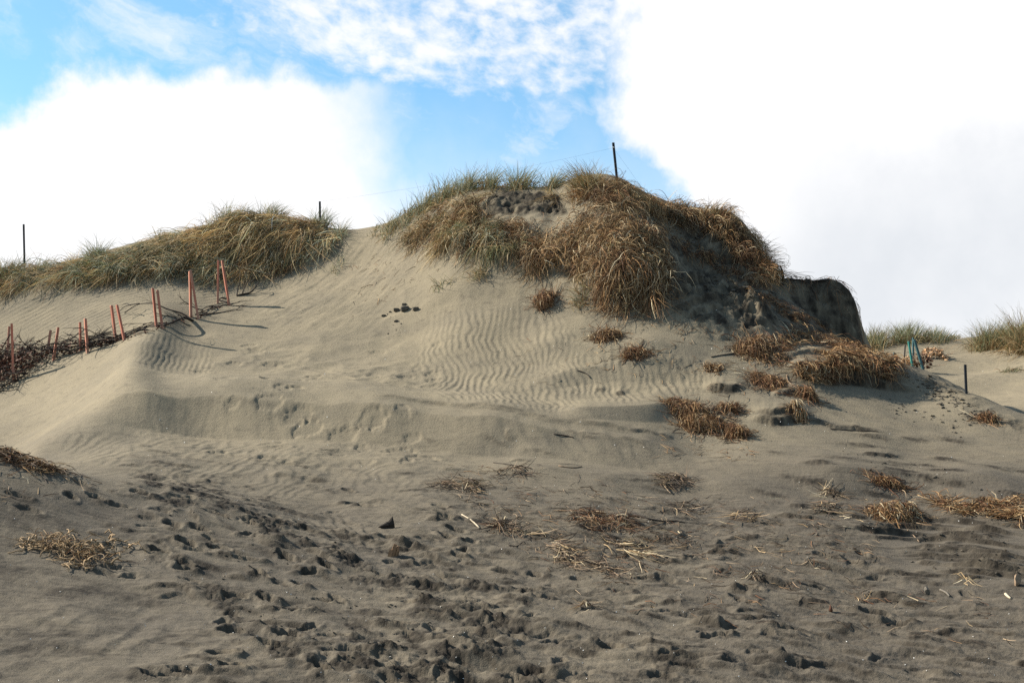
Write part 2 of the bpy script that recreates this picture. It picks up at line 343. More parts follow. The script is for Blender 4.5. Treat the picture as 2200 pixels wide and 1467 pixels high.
# laid-down layers cut by the wind at the lower right
for i in range(16):
    big = i % 2 == 0
    u0 = R.uniform(1960, 2200); v0 = 1122 + i * 8.0 + R.uniform(-3, 3) + (u0 - 2000) * 0.05; ln = R.uniform(260, 480) if big else R.uniform(120, 260)
    scarp([(u0 - ln / 2, v0 - ln * 0.03), (u0, v0 + R.uniform(-4, 4)), (u0 + ln / 2, v0 + ln * 0.04)], R.uniform(0.08, 0.14) if big else R.uniform(0.03, 0.06), R.uniform(0.12, 0.18), 0.03, 0.05, 1.0, fray=ln * 0.3)  # strong darkening paints shade on the underside of each layer
for i in range(34):
    u0 = R.uniform(1650, 2240); v0 = R.uniform(900, 1120); ln = R.uniform(50, 130)
    if v0 < 850 + (u0 - 1900) * 0.25 + 60: continue
    scarp([(u0 - ln / 2, v0 - ln * 0.05), (u0 + ln / 2, v0 + ln * 0.08)], R.uniform(0.015, 0.045), R.uniform(0.1, 0.3), 0.04, 0.04, 0.95, fray=ln * 0.5)
for (a, b, c, d_, h) in [(1850,985,1930,990,.07),(1320,852,1345,853,.08),(1275,842,1300,842,.05),(660,1037,705,1040,.06),(1270,1203,1330,1210,.05),(1690,1090,1740,1094,.07),(1810,1112,1870,1120,.06),(1700,1300,1800,1315,.05),(1905,1385,2060,1400,.07),(1320,1130,1400,1145,.04),(1360,1165,1460,1172,.04)]:
    scarp([(a, b), (c, d_)], h, 0.3, 0.04, 0.05, 1.0, fray=(c - a) * 0.45)
# terrace edge across the middle, sharp crest with a slip face under it
shelf([(262,856),(420,858),(620,864),(800,876),(950,896),(1120,914),(1280,928),(1470,962),(1640,992)], 0.37, 2.3, 0.85, 70, 6)
scarp([(800,886),(1000,906),(1200,930),(1420,970)], 0.035, 0.5, 0.07, 0.05, 0.5, fray=60)
scarp([(930,905),(1100,925),(1300,945),(1420,972)], 0.03, 0.4, 0.12, 0.05, 0.4, fray=60)
shelf([(1230,888),(1380,886),(1480,868)], 0.16, 1.1, 0.5, 40)
shelf([(1150,735),(1290,742),(1480,748)], 0.14, 1.0, 0.6, 60)
shelf([(1180,806),(1300,780),(1480,776),(1600,800)], 0.13, 1.0, 0.5, 60)
scarp([(880,690),(980,650),(1090,640),(1180,655)], 0.10, 0.8, 0.06, 0.40, 0.1, fray=50)
shelf([(1560,985),(1800,1012),(2000,1020),(2250,1040)], 0.20, 1.8, 0.8, 80)
shelf([(1100,1000),(1300,1018),(1500,1030),(1700,1040)], 0.12, 1.4, 0.7, 80)
# cliff block that stands out on the right against the sky
pl = poly_mask([(0, 0), (1, 0), (1, 1)], 1) * 0
edge_n = 14 * nB + 8 * nC
ztop = z_of(34.4, np.interp(Ucols, [1660, 1700, 1740, 1775, 1806, 1826, 1842, 1854, 1866, 1884], [596, 606, 613, 610, 617, 632, 662, 700, 725, 752]))[None, :].astype(np.float32)
ztop = ztop + 0.05 * perlin(Ucols * KU * 5, Ucols * 0 + 2.2, 171)[None, :].astype(np.float32) + 0.02 * nB + (D - 34.4) * 0.05; zc0 = Z.copy()
for k_ in range(6):
    xu = (Ucols * KU)[None, :].astype(np.float32)
    soft_w = 0.10 + 0.6 * (1 - sstep(U, 1690, 1750)); off = 33.02 - 0.3 * (1 - sstep(U, 1690, 1750)) + 0.10 * k_ + 0.13 * perlin(xu * 1.6, xu * 0 + k_ * 2.3, 3) + 0.07 * perlin(xu * 5, xu * 0 + k_ * 1.3, 5)
    rgt = 1878 - 3.5 * k_ + 15 * perlin(D * 3.1, D * 0 + k_ * 1.7, 8) + 9 * math.sin(k_ * 2.4 + 1) + (D - 34.4) * 14
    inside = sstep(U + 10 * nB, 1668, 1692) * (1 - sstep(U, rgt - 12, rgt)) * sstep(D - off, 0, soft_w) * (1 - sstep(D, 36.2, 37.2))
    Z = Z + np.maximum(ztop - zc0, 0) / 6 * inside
damp_shade = np.maximum(damp_shade, np.clip(0.92 + 0.5 * perlin(Z * 7.0 + X * 0.8, X * 1.2, 161) + 0.4 * perlin(Z * 19.0, X * 2.5, 163), 0.55, 1.0) * ((D > 32.6) & (D < 33.9) & (U < 1885)) * sstep(U, 1684, 1706))  # darkens the cliff face to paint in its shade, banded like bedding
# drifted nose of the left-hand ridge
Z += 0.30 * line_mask([(345,715),(300,775),(262,850),(190,920),(95,1000)], 46) * sstep(D, 22.0, 24.5)
# rubble trail down the spur
trail = line_mask([(1395,470),(1520,560),(1690,655),(1780,700),(1900,765),(2000,815),(2100,875),(2200,925)], 24)
trail = trail * np.clip(0.5 + 1.2 * fbm(X * 1.3, Y * 1.3, 2, 55), 0, 1) * (D < 33)
Z += trail * 0.09 * np.maximum(fbm(X * 4.5, Y * 4.5, 3, 57), -0.1); damp_shade = np.maximum(damp_shade, trail * 0.75)

# --- wind ripples
def ripples(mask, lam, ang, amp, seed, warp=0.8, wscale=0.9, sharp=1.6):
    """ang: direction across the crests in the ground plane, degrees from +x"""
    global Z
    sel = mask > 0.01
    x, y = X[sel], Y[sel]; a = math.radians(ang)
    ph = (x * math.cos(a) + y * math.sin(a)) / lam + warp * fbm(x * wscale, y * wscale, 3, seed) + 0.16 * perlin(x * 5, y * 5, seed + 2)
    s = ph - np.floor(ph)
    pr = np.where(s < 0.68, s / 0.68, (1 - s) / 0.32)
    pr = pr ** 1.25
    m = 0.55 + 0.9 * perlin(x * 1.3, y * 1.3, seed + 5)
    Z[sel] += amp * (pr - 0.5) * mask[sel] * np.clip(m, 0.15, 1.2)
pm = poly_mask([(300,745),(360,740),(450,745),(460,790),(420,815),(310,820),(285,805)], 14); ripples(pm, 0.115, 8, 0.018, 3, 0.7, 0.8)
pm = poly_mask([(-120,650),(200,600),(500,565),(640,560),(560,640),(440,670),(320,700),(200,725),(60,755),(-120,790)], 18); ripples(pm, 0.150, -58, 0.026, 13, 0.6, 0.6)
pm = poly_mask([(-60,990),(60,860),(180,760),(300,735),(290,800),(240,860),(130,960)], 16); ripples(pm, 0.12, -62, 0.010, 15, 0.5, 0.6)
pm = poly_mask([(915,680),(1000,655),(1120,660),(1210,690),(1260,770),(1420,775),(1560,800),(1470,870),(1300,880),(1180,905),(960,885),(900,800)], 22)
ripples(pm, 0.138, 4, 0.027, 23, 2.0, 0.75)
ripples(ell(1100, 800, 230, 90), 0.21, 14, 0.010, 24, 1.9, 0.9)
pm = poly_mask([(1000,925),(1180,935),(1420,980),(1640,1030),(1500,1060),(1300,1010),(1080,985)], 20); ripples(pm, 0.30, 10, 0.013, 33, 1.0, 0.6)
pm = poly_mask([(250,895),(560,890),(620,930),(450,960),(280,950)], 20); ripples(pm, 0.20, 12, 0.007, 35, 1.2, 0.7)
pm = poly_mask([(-100,1330),(300,1290),(620,1420),(640,1480),(-100,1480)], 30); ripples(pm, 0.34, -18, 0.028, 37, 0.9, 0.6)
pm = poly_mask([(560,1440),(820,1380),(900,1480),(560,1500)], 20); ripples(pm, 0.27, 5, 0.018, 38, 0.7, 0.5)
pm = ell(755, 1150, 80, 32, 12); ripples(pm, 0.16, 14, 0.028, 39, 1.0, 0.8)
pm = ell(540, 1005, 420, 55, 5); ripples(pm, 0.22, -10, 0.022, 43, 1.8, 0.9)
pm = ell(2150, 810, 90, 50); ripples(pm, 0.35, 30, 0.03, 45, 0.8, 0.4)
pm = poly_mask([(1430,770),(1560,790),(1560,830),(1400,830)], 16); ripples(pm, 0.16, -25, 0.014, 47, 0.9, 0.8)
# combed streaks of blown sand
def ridges(mask, ang, sc, stretch, amp, seed):
    global Z
    sel = mask > 0.01; x, y = X[sel], Y[sel]; a = math.radians(ang)
    p = x * math.cos(a) + y * math.sin(a); q = -x * math.sin(a) + y * math.cos(a)
    q = q + 0.15 * perlin(p * 0.8, q * 0.8, seed + 3)
    n = 1 - np.abs(perlin(p / stretch * sc, q * sc, seed)) * 2.2; n = n * np.clip(0.5 + 1.5 * perlin(p * 0.5, q * 1.1, seed + 5), 0, 1.2)
    Z[sel] += amp * n * mask[sel]
def streaks(mask, ang, sc, stretch, amp, seed):
    global Z
    sel = mask > 0.01; x, y = X[sel], Y[sel]; a = math.radians(ang)
    p = x * math.cos(a) + y * math.sin(a); q = -x * math.sin(a) + y * math.cos(a)
    n = fbm(p / stretch * sc, q * sc, 4, seed, 0.6)
    Z[sel] += amp * n * mask[sel]
strata = poly_mask([(1830,1112),(2300,1120),(2300,1255),(1960,1250)], 20)
fore = sstep(Vb, 1010, 1130) * inview * (1 - 0.85 * strata)
mound = sstep(Vb, 985 + (U - 0) * 0.22, 1060 + U * 0.24) * (U < 1000) * inview
rightf = fore * sstep(U, 700, 1100)
streaks(rightf, -26, 2.4, 4.0, 0.045, 61); ridges(rightf, -27, 2.6, 6.0, 0.045, 161); ridges(fore * sstep(U, 250, 600), -27, 5.5, 5.0, 0.022, 163)
streaks(rightf, -28, 7.0, 5.0, 0.028, 62)
pm = poly_mask([(1560,880),(1800,850),(2250,930),(2250,1110),(1700,1040),(1500,1000)], 30); streaks(pm, -38, 5.0, 8.0, 0.012, 63); streaks(pm, -38, 1.6, 5.0, 0.03, 66)
streaks(mound * sstep(Vb, 1150, 1300), -22, 3.0, 4.0, 0.02, 64)
pm = poly_mask([(640,530),(860,500),(900,560),(800,720),(600,720),(540,660)], 30); streaks(pm, -122, 3.0, 6.0, 0.016, 65); streaks(pm, -122, 9.0, 5.0, 0.008, 66)
# trodden, half blown-over ground: cusped hummocks
def trodden(mask, sc, amp, seed, ang=-15, st=1.5):
    global Z
    sel = mask > 0.01; x, y = X[sel], Y[sel]; a = math.radians(ang)
    x, y = (x * math.cos(a) + y * math.sin(a)) / st, -x * math.sin(a) + y * math.cos(a)
    wx = x + 0.16 * perlin(x * 2.0, y * 2.0, seed + 7); wy = y + 0.16 * perlin(x * 2.0, y * 2.0, seed + 8)
    n = -np.abs(perlin(wx * sc, wy * sc, seed)) - 0.45 * np.abs(perlin(wx * sc * 1.9, wy * sc * 1.9, seed + 1)) - 0.2 * np.abs(perlin(wx * sc * 4.1, wy * sc * 4.1, seed + 2))
    m = np.clip(0.75 + 1.2 * perlin(x * 0.6, y * 0.6, seed + 4), 0.15, 1.3)
    Z[sel] += amp * (n + 0.4) * mask[sel] * m
pm = np.maximum(poly_mask([(440,780),(640,725),(860,700),(910,790),(870,842),(560,835),(430,832)], 16), 0.7 * poly_mask([(300,935),(860,945),(980,970),(900,1010),(600,985),(330,965)], 16))
trodden(pm, 1.35, 0.11, 71, -10, 1.4)
trodden(poly_mask([(560,560),(860,520),(900,640),(860,700),(560,700)], 25), 1.3, 0.06, 72)
pm = poly_mask([(250,950),(900,960),(1050,1030),(950,1180),(640,1120),(350,1030)], 25); trodden(pm, 1.6, 0.08, 73, -25, 2.0)
trodden(fore * (1 - 0.6 * sstep(Vb, 1250, 1400) * (U > 1400)) * sstep(U, 300, 800), 2.2, 0.055, 74, -28, 2.2)
tb = np.clip(line_mask([(330,1040),(520,1090),(640,1150),(760,1230),(900,1260),(1100,1330)], 50) + 0.9 * line_mask([(330,1190),(480,1290),(560,1370),(700,1440)], 26), 0, 1)
trodden(tb, 2.8, 0.08, 75)
trodden(ell(800, 1400, 260, 90, 10) + ell(1100, 1440, 380, 60), 2.6, 0.075, 76, -20, 1.8)
crumb = np.clip(0.35 + 1.6 * fbm(X * 1.7, Y * 1.7, 3, 77), 0, 1)
tbc = np.clip(tb + 0.55 * ell(800, 1400, 260, 90, 10) + 0.5 * ell(1100, 1440, 380, 60) + 0.35 * fore * sstep(U, 600, 900), 0, 1) * crumb
Z += tbc * 0.045 * fbm(X * 9, Y * 7, 4, 79, 0.65)
damp_shade = np.maximum(damp_shade, np.clip(tbc * 1.6, 0, 1))
soft_damp = fore * np.clip(-0.05 + 1.5 * fbm(X * 0.9 + Y * 0.5, Y * 2.2 - X * 0.8, 4, 177, 0.6), 0, 0.55) * sstep(U, 250, 700)
damp_shade = np.maximum(damp_shade, soft_damp)
lf = mound * (U < 800) * np.clip(0.45 + 0.9 * fbm(X * 0.8, Y * 1.6, 4, 178, 0.6), 0, 0.9); damp_shade = np.maximum(damp_shade, lf * 0.9)
streaks(mound, -24, 5.0, 5.0, 0.016, 69)

Z += fore * (0.006 * fbm(X * 6.5 + Y * 2, Y * 11, 4, 191, 0.6) + 0.010 * fbm(X * 2.2 + Y * 1.3, Y * 4.5, 3, 193))
Z += dark_sh * 0.05 * (1 - np.abs(fbm(X * 3 + Y, Y * 5, 3, 195)) * 2)
# --- footprints
def footprint(u, v, ang, ln=0.30, wd=0.13, dep=0.05, seed=0, dmp_shade=0.9, heap=1.0):
    global Z, damp_shade
    c = int(np.clip(np.searchsorted(Ucols, u), 1, NU - 2))
    r = np.argmax(mono[:, c] <= v)
    if r == 0: return
    d0 = Drows[r]; x0 = d0 * (u - 1100) / F
    r0, r1 = np.searchsorted(Drows, [d0 - 0.45, d0 + 0.45]); hw = 0.5 * F / d0
    c0, c1 = np.searchsorted(Ucols, [u - hw, u + hw])
    sl = (slice(r0, r1), slice(c0, c1))
    x = X[sl] - x0; y = Y[sl] - d0
    nz = nC[sl] * 0.05 + 0.035 * perlin(X[sl] * 15, Y[sl] * 15, seed % 9) + 0.03 * nB[sl]
    a = x * math.cos(ang) + y * math.sin(ang); b = -x * math.sin(ang) + y * math.cos(ang)
    b = b + 0.12 * (a / ln) ** 2 * wd
    q = np.sqrt((a / (ln / 2)) ** 2 + (b / (wd / 2)) ** 2) + nz * 7
    pit = 1 - sstep(q, 0.74, 1.0)
    rim = np.exp(-((q - 1.25) / 0.28) ** 2)
    hp = np.exp(-(((a + ln * 0.62) / 0.09) ** 2 + (b / 0.075) ** 2))
    Z[sl] += -dep * pit + 0.28 * dep * rim + heap * dep * 0.5 * hp * (1 + 7 * nz)
    damp_shade[sl] = np.maximum(damp_shade[sl], dmp_shade * np.clip(pit * 0.9 + 0.9 * hp + 0.35 * rim, 0, 1))
fp = [(345,1190),(400,1228),(505,1283),(575,1290),(480,1342),(595,1355),(620,1370),(500,1362),(470,1412),(590,1392),(395,1445),(500,1440),(360,1455),(660,1235),(560,1240),(690,1290),(640,1315),(720,1370),(760,1410),(690,1440),(930,1330),(880,1300),(760,1085),(790,1090),(40,1068),(60,1100),(170,1040),(250,1085),(350,1095),(370,1130),(430,1140),(210,1070),(300,1060),(400,1170),(470,1180),(530,1205),(610,1200),(580,1165),(540,1130),(460,1105),(640,1260),(700,1225),(860,1350),(960,1385),(1020,1400),(1200,1380),(1110,1470),(1310,1395),(1150,1240),(1330,1280),(1190,1300),(1130,1275),(1610,1275),(1700,1365),(1640,1425),(1590,1300),(1530,1380),(1880,1330),(1930,1350),(960,1160),(985,1145),(1010,1175),(840,1165),(950,1120),(1050,1090),(720,1195),(1140,1445),(1170,1460),(1480,1440),(1870,1370),(1750,1270),(1770,1200),(1830,1215),(1700,1180),(330,1455)]
for i, (u, v) in enumerate(fp):
    footprint(u + R.uniform(-4, 4), v, R.normal(-0.35, 0.35) + (math.pi if R.random() < .5 else 0), R.uniform(.27, .36), R.uniform(.12, .17), R.uniform(.05, .085) * (.45 if v < 1115 else 1), i)
for i in range(120):
    if i % 3 == 0: u, v = R.uniform(620, 1500), R.uniform(1200, 1480)
    elif i % 3 == 1: u, v = R.uniform(900, 2230), R.uniform(1090, 1480)
    else: u, v = R.uniform(150, 1000), R.uniform(1040, 1260) + 0
    soft_ = R.random() < 0.55
    footprint(u, v, R.normal(-0.4, 0.6), R.uniform(.22, .36), R.uniform(.1, .17), R.uniform(.02, .05), i, 0.15 if soft_ else 0.8, 0.35)
for i in range(70):     # soft old prints higher up
    u, v = R.uniform(430, 960), R.uniform(740, 1000)
    if 835 < v < 950 and R.random() < .8: continue
    footprint(u, v, R.uniform(0, 6.28), R.uniform(.3, .5), R.uniform(.2, .32), R.uniform(.012, .028), i, 0.0, 0.2)
for (u, v) in [(660,935),(735,945),(640,920),(860,970),(905,985),(800,930),(580,900)]:
    footprint(u, v, 0.3, 0.55, 0.46, 0.025, 5, 0.0, 0.0)
# ragged little ledges of firmer damp sand
def ledge(u, v, ang, ln, h, seed):
    global Z, damp_shade
    c = int(np.clip(np.searchsorted(Ucols, u), 1, NU - 2)); r = np.argmax(mono[:, c] <= v)
    if r == 0: return
    d0 = Drows[r]; x0 = d0 * (u - 1100) / F; e = ln * 1.1 + .25
    r0, r1 = np.searchsorted(Drows, [d0 - e, d0 + e]); hw = e * F / d0; c0, c1 = np.searchsorted(Ucols, [u - hw, u + hw]); sl = (slice(r0, r1), slice(c0, c1))
    x = X[sl] - x0; y = Y[sl] - d0; a = x * math.cos(ang) + y * math.sin(ang); b = -x * math.sin(ang) + y * math.cos(ang)
    b = b + 0.12 * perlin(a * 3.0 + seed * 3.3, a * 0 + seed * 1.7, 3) + 0.05 * perlin(a * 9.0 + seed * 3.3, a * 0 + seed * 2.7, 3)
    k = sstep(b, 0, .045) * np.exp(-np.clip(b, 0, 9) / .22) * np.exp(-(a / ln * 2) ** 4) * np.clip(.8 + 1.2 * perlin(a * 2, a * 0 + seed * 2.1, 5), .1, 1.3)
    Z[sl] += h * k
    f = np.exp(-((b - .015) / .05) ** 2) * np.exp(-(a / ln * 2) ** 4); damp_shade[sl] = np.maximum(damp_shade[sl], f * min(1, .45 + h * 9))
for i in range(520):
    if i % 2: u, v = R.uniform(900, 2250), R.uniform(1100, 1475)
    elif i % 4 == 0: u, v = R.uniform(150, 1000), R.uniform(1040, 1475); v = max(v, 1010 + u * .2)
    else: u, v = R.uniform(250, 1500), R.uniform(950, 1180)
    if u < 350 and v > 1180: continue
    ledge(u, v, R.normal(-.35, .3), R.uniform(.2, .8), R.uniform(.015, .065) * (.6 if i % 4 == 2 else 1), i)
# broad tone of the sand: darker and damper towards the beach
tone = np.clip(0.85 * sstep(Vb, 860, 1120) * (D < 32) + 0.25 * sstep(U, 1100, 1900) * (D < 34) + 0.15 * fbm(X * 0.5, Y * 0.5, 3, 91), 0, 1).astype(np.float32)
damp_shade = np.clip(damp_shade * (0.75 + 0.5 * nB + 0.3 * nC), 0, 1) * inview
Zs = Z.copy()
# final view rows
V = VH - F * (Z - ZC) / D
MONO = np.minimum.accumulate(np.where(D < 11.9, 1e5, V), 0)
CREST = np.argmin(MONO, 0)
UNI0, UNI1 = np.searchsorted(Ucols, -95), np.searchsorted(Ucols, 2295)

def zat(x, y):
    """ground height, bilinear on the terrain"""
    x = np.asarray(x, float); y = np.asarray(y, float)
    u = np.clip(1100 + F * x / np.maximum(y, 1), Ucols[0], Ucols[-1]); d = np.clip(y, Drows[0], Drows[-1])
    i = np.clip(np.searchsorted(Ucols, u) - 1, 0, NU - 2); j = np.clip(np.searchsorted(Drows, d) - 1, 0, ND - 2)
    a = (u - Ucols[i]) / (Ucols[i + 1] - Ucols[i]); b = (d - Drows[j]) / (Drows[j + 1] - Drows[j])
    return (Z[j, i] * (1 - a) + Z[j, i + 1] * a) * (1 - b) + (Z[j + 1, i] * (1 - a) + Z[j + 1, i + 1] * a) * b
def hit(u, v):
    """where the sight line through photo point (u, v) first meets the sand -> x, y, z arrays"""
    u = np.atleast_1d(np.asarray(u, float)); v = np.atleast_1d(np.asarray(v, float))
    c = np.clip(np.searchsorted(Ucols, u), 0, NU - 1); d = np.empty(len(u))
    for i0 in range(0, len(u), 4000):
        m = MONO[:, c[i0:i0 + 4000]] <= v[None, i0:i0 + 4000]
        r = np.where(m.any(0), m.argmax(0), CREST[c[i0:i0 + 4000]])
        d[i0:i0 + 4000] = Drows[r]
    x = d * (u - 1100) / F
    return x, d, zat(x, d)
def at(u, v, y): return np.array([y * (u - 1100) / F, y, ZC + y * (VH - v) / F])

# ------------------------------------------------------------------ materials
def new_mat(name, rough=0.9, spec=0.15):
    m = bpy.data.materials.new(name); m.use_nodes = True
    nb = NB(m.node_tree); b = m.node_tree.nodes['Principled BSDF']
    b.inputs['Roughness'].default_value = rough; b.inputs['Specular IOR Level'].default_value = spec
    return m, nb, b
def sand_material():
    m, nb, b = new_mat('sand', 0.95, 0.12)
    tcx = nb.node('ShaderNodeTexCoord').outputs['Object']
    at_d = nb.node('ShaderNodeAttribute', attribute_name='damp_shade').outputs['Fac']
    at_t = nb.node('ShaderNodeAttribute', attribute_name='tone').outputs['Fac']
    n_big = nb.noise(tcx, 0.9, 5, 0.6); n_mid = nb.noise(tcx, 6.0, 5, 0.65); n_fine = nb.noise(tcx, 70.0, 4, 0.7); n_grain = nb.noise(tcx, 260.0, 2, 0.7)
    dry = nb.mix(at_t, (0.190, 0.158, 0.105, 1), (0.099, 0.083, 0.061, 1))
    dry = nb.mix(nb.ss(n_big, 0.35, 0.7), dry, nb.mix(1.0, dry, (0.84, 0.85, 0.88, 1), 'MULTIPLY'))
    # thin wind-sorted streaks of dark grains
    mp = nb.node('ShaderNodeMapping'); m.node_tree.links.new(tcx, mp.inputs[0]); mp.inputs['Rotation'].default_value = (0, 0, math.radians(28)); mp.inputs['Scale'].default_value = (1.0, 7.0, 1.0)
    st = nb.noise(mp.outputs[0], 2.4, 6, 0.68)
    dry = nb.mix(nb.m('MULTIPLY', nb.ss(st, 0.48, 0.72), nb.m('MULTIPLY_ADD', at_t, 0.62, 0.12)), dry, (0.040, 0.033, 0.025, 1))
    # dark mineral grains gathered in soft patches
    dm = nb.m('MULTIPLY', nb.ss(n_mid, 0.5, 0.72), 0.35)
    dry = nb.mix(dm, dry, (0.050, 0.043, 0.034, 1))
    dmp_shade = nb.m('MULTIPLY', at_d, nb.ss(nb.m('ADD', n_mid, nb.m('MULTIPLY', n_fine, 0.5)), 0.45, 0.85), clamp=True)
    dmp_shade = nb.m('ADD', nb.m('MULTIPLY', dmp_shade, 0.6), nb.m('MULTIPLY', nb.ss(at_d, 0.2, 0.9), 0.45), clamp=True)
    c = nb.mix(dmp_shade, dry, (0.021, 0.017, 0.0125, 1))  # one dark colour serves damp sand and painted shade
    g = nb.m('MULTIPLY_ADD', nb.m('SUBTRACT', n_grain, 0.5), 0.9, 1.0); g2 = nb.m('MULTIPLY_ADD', nb.m('SUBTRACT', n_fine, 0.5), 0.7, 1.0)
    gg = nb.m('MULTIPLY', g, g2)
    c = nb.mix(1.0, c, nb.comb(gg, gg, gg), 'MULTIPLY')
    m.node_tree.links.new(c, b.inputs['Base Color'])
    bp = nb.node('ShaderNodeBump'); bp.inputs['Strength'].default_value = 0.5; bp.inputs['Distance'].default_value = 0.03
    h = nb.m('ADD', nb.m('MULTIPLY', n_fine, 0.7), nb.m('MULTIPLY', nb.noise(tcx, 24.0, 4, 0.65), 0.8))
    h = nb.m('ADD', h, nb.m('MULTIPLY', nb.m('MULTIPLY', nb.noise(tcx, 14.0, 6, 0.7, 2.0), at_d), 3.0))
    m.node_tree.links.new(h, bp.inputs['Height']); m.node_tree.links.new(bp.outputs[0], b.inputs['Normal'])
    return m
SAND = sand_material()
def mesh_np(name, verts, faces, mat, attrs=None, smooth=True):
    """verts Nx3, faces MxK (all the same K)"""
    me = bpy.data.meshes.new(name); verts = np.ascontiguousarray(verts, np.float32); faces = np.ascontiguousarray(faces, np.int32)
    k = faces.shape[1]
    me.vertices.add(len(verts)); me.vertices.foreach_set('co', verts.ravel())
    me.loops.add(faces.size); me.loops.foreach_set('vertex_index', faces.ravel())
    me.polygons.add(len(faces)); me.polygons.foreach_set('loop_start', np.arange(len(faces), dtype=np.int32) * k)
    me.polygons.foreach_set('use_smooth', np.full(len(faces), smooth))
    for an, (ty, arr) in (attrs or {}).items():
        a = me.attributes.new(an, ty, 'POINT'); a.data.foreach_set('color' if ty == 'FLOAT_COLOR' else 'value', np.ascontiguousarray(arr, np.float32).ravel())
    me.update(); me.validate()
    if mat: me.materials.append(mat)
    return me
def link(name, me, parent=None, **props):
    o = bpy.data.objects.new(name, me); COL.objects.link(o)
    if parent: o.parent = parent
    for k, v in props.items(): o[k] = v
    return o
idx = np.arange(NU * ND, dtype=np.int32).reshape(ND, NU)
quads = np.stack([idx[:-1, :-1], idx[:-1, 1:], idx[1:, 1:], idx[1:, :-1]], -1).reshape(-1, 4)
tm = mesh_np('sand_dunes', np.stack([X, Y, Z], -1).reshape(-1, 3), quads, SAND, {'damp_shade': ('FLOAT', damp_shade), 'tone': ('FLOAT', tone)})
link('sand_dunes', tm, kind='structure')
bm_v = np.array([(-3000, -3000, -0.78), (3000, -3000, -0.78), (3000, 3000, -0.78), (-3000, 3000, -0.78)])
link('beach', mesh_np('beach', bm_v, np.array([[0, 1, 2, 3]]), SAND, {'damp_shade': ('FLOAT', np.zeros(4)), 'tone': ('FLOAT', np.ones(4))}), kind='structure')

# ================================================================== vegetation tools
def grass_material(name, trans=0.25, rough=0.75):
    m = bpy.data.materials.new(name); m.use_nodes = True; nt = m.node_tree; nb = NB(nt)
    for n in list(nt.nodes): nt.nodes.remove(n)
    a = nb.node('ShaderNodeAttribute', attribute_name='col').outputs['Color']
    tcx = nb.node('ShaderNodeTexCoord').outputs['Object']
    n = nb.m('MULTIPLY_ADD', nb.noise(tcx, 30.0, 3, 0.6), 0.7, 0.65)
    c = nb.mix(1.0, a, nb.comb(n, n, n), 'MULTIPLY')
    p = nb.node('ShaderNodeBsdfPrincipled'); p.inputs['Roughness'].default_value = rough; p.inputs['Specular IOR Level'].default_value = 0.2
    t = nb.node('ShaderNodeBsdfTranslucent'); mx = nb.node('ShaderNodeMixShader'); mx.inputs[0].default_value = trans
    nt.links.new(c, p.inputs['Base Color']); nt.links.new(c, t.inputs[0])
    nt.links.new(p.outputs[0], mx.inputs[1]); nt.links.new(t.outputs[0], mx.inputs[2])
    o = nb.node('ShaderNodeOutputMaterial'); nt.links.new(mx.outputs[0], o.inputs[0])
    return m
GRASS = grass_material('grass_blades', 0.28); STRAW = grass_material('dry_stems', 0.12, 0.85)
PAL = {
 'green': [(.105,.125,.055),(.14,.155,.085),(.18,.195,.12),(.075,.095,.04),(.23,.215,.12),(.22,.175,.075)],
 'grey':  [(.18,.20,.14),(.15,.17,.12),(.25,.26,.19),(.11,.135,.08),(.30,.275,.18)],
 'gold':  [(.21,.145,.06),(.27,.19,.085),(.155,.10,.04),(.14,.13,.06),(.34,.26,.14)],
 'thatch':[(.20,.112,.042),(.21,.13,.058),(.11,.062,.027),(.15,.12,.055),(.30,.21,.11),(.09,.08,.04)],
 'brown': [(.165,.088,.038),(.205,.115,.05),(.11,.056,.024),(.27,.17,.08),(.07,.038,.019),(.33,.22,.11)],
 'red':   [(.14,.066,.030),(.17,.088,.040),(.095,.042,.021),(.21,.125,.062),(.07,.037,.021)],
 'bone':  [(.44,.35,.22),(.34,.25,.14),(.52,.43,.28),(.24,.16,.08),(.30,.21,.11)],
 'twig':  [(.11,.073,.046),(.16,.11,.07),(.07,.048,.033),(.24,.175,.11),(.045,.034,.026)],
}
def pick_cols(n, mixes):
    """mixes: {palette: weight}"""
    ks = list(mixes); wts = np.array([mixes[k] for k in ks], float); wts /= wts.sum()
    which = R.choice(len(ks), n, p=wts); o = np.zeros((n, 3))
    for i, k in enumerate(ks):
        s = np.where(which == i)[0]; p = np.array(PAL[k]); o[s] = p[R.integers(0, len(p), len(s))]
    return np.clip(o * R.uniform(0.75, 1.3, (n, 1)), 0.01, 0.8)
def ribbons(paths, width, cols, taper=0.2, tipcol=None):
    """paths N,S,3 -> verts, quads, colours of flat tapering blades"""
    N, S, _ = paths.shape
    d = paths[:, -1] - paths[:, 0]; d /= np.linalg.norm(d, axis=1, keepdims=True) + 1e-9
    side = np.cross(d, R.normal(size=(N, 3)) + np.array([0, -0.9, 0])); side /= np.linalg.norm(side, axis=1, keepdims=True) + 1e-9
    t = np.linspace(0, 1, S); wprof = (1 - (1 - taper) * t ** 1.6)[None, :, None] * np.asarray(width)[:, None, None] * 0.5
    V_ = np.stack([paths - side[:, None] * wprof, paths + side[:, None] * wprof], 2).reshape(-1, 3)
    b = (np.arange(N) * S * 2)[:, None] + (np.arange(S - 1) * 2)[None]
    Fq = np.stack([b, b + 1, b + 3, b + 2], -1).reshape(-1, 4)
    c = np.repeat(cols[:, None], S, 1)
    if tipcol is not None: c = c * (1 - t[None, :, None] ** 2 * 0.6) + tipcol * (t[None, :, None] ** 2 * 0.6)
    c = np.repeat(c[:, :, None], 2, 2).reshape(-1, 3)
    return V_, Fq, np.c_[c, np.ones(len(c))]
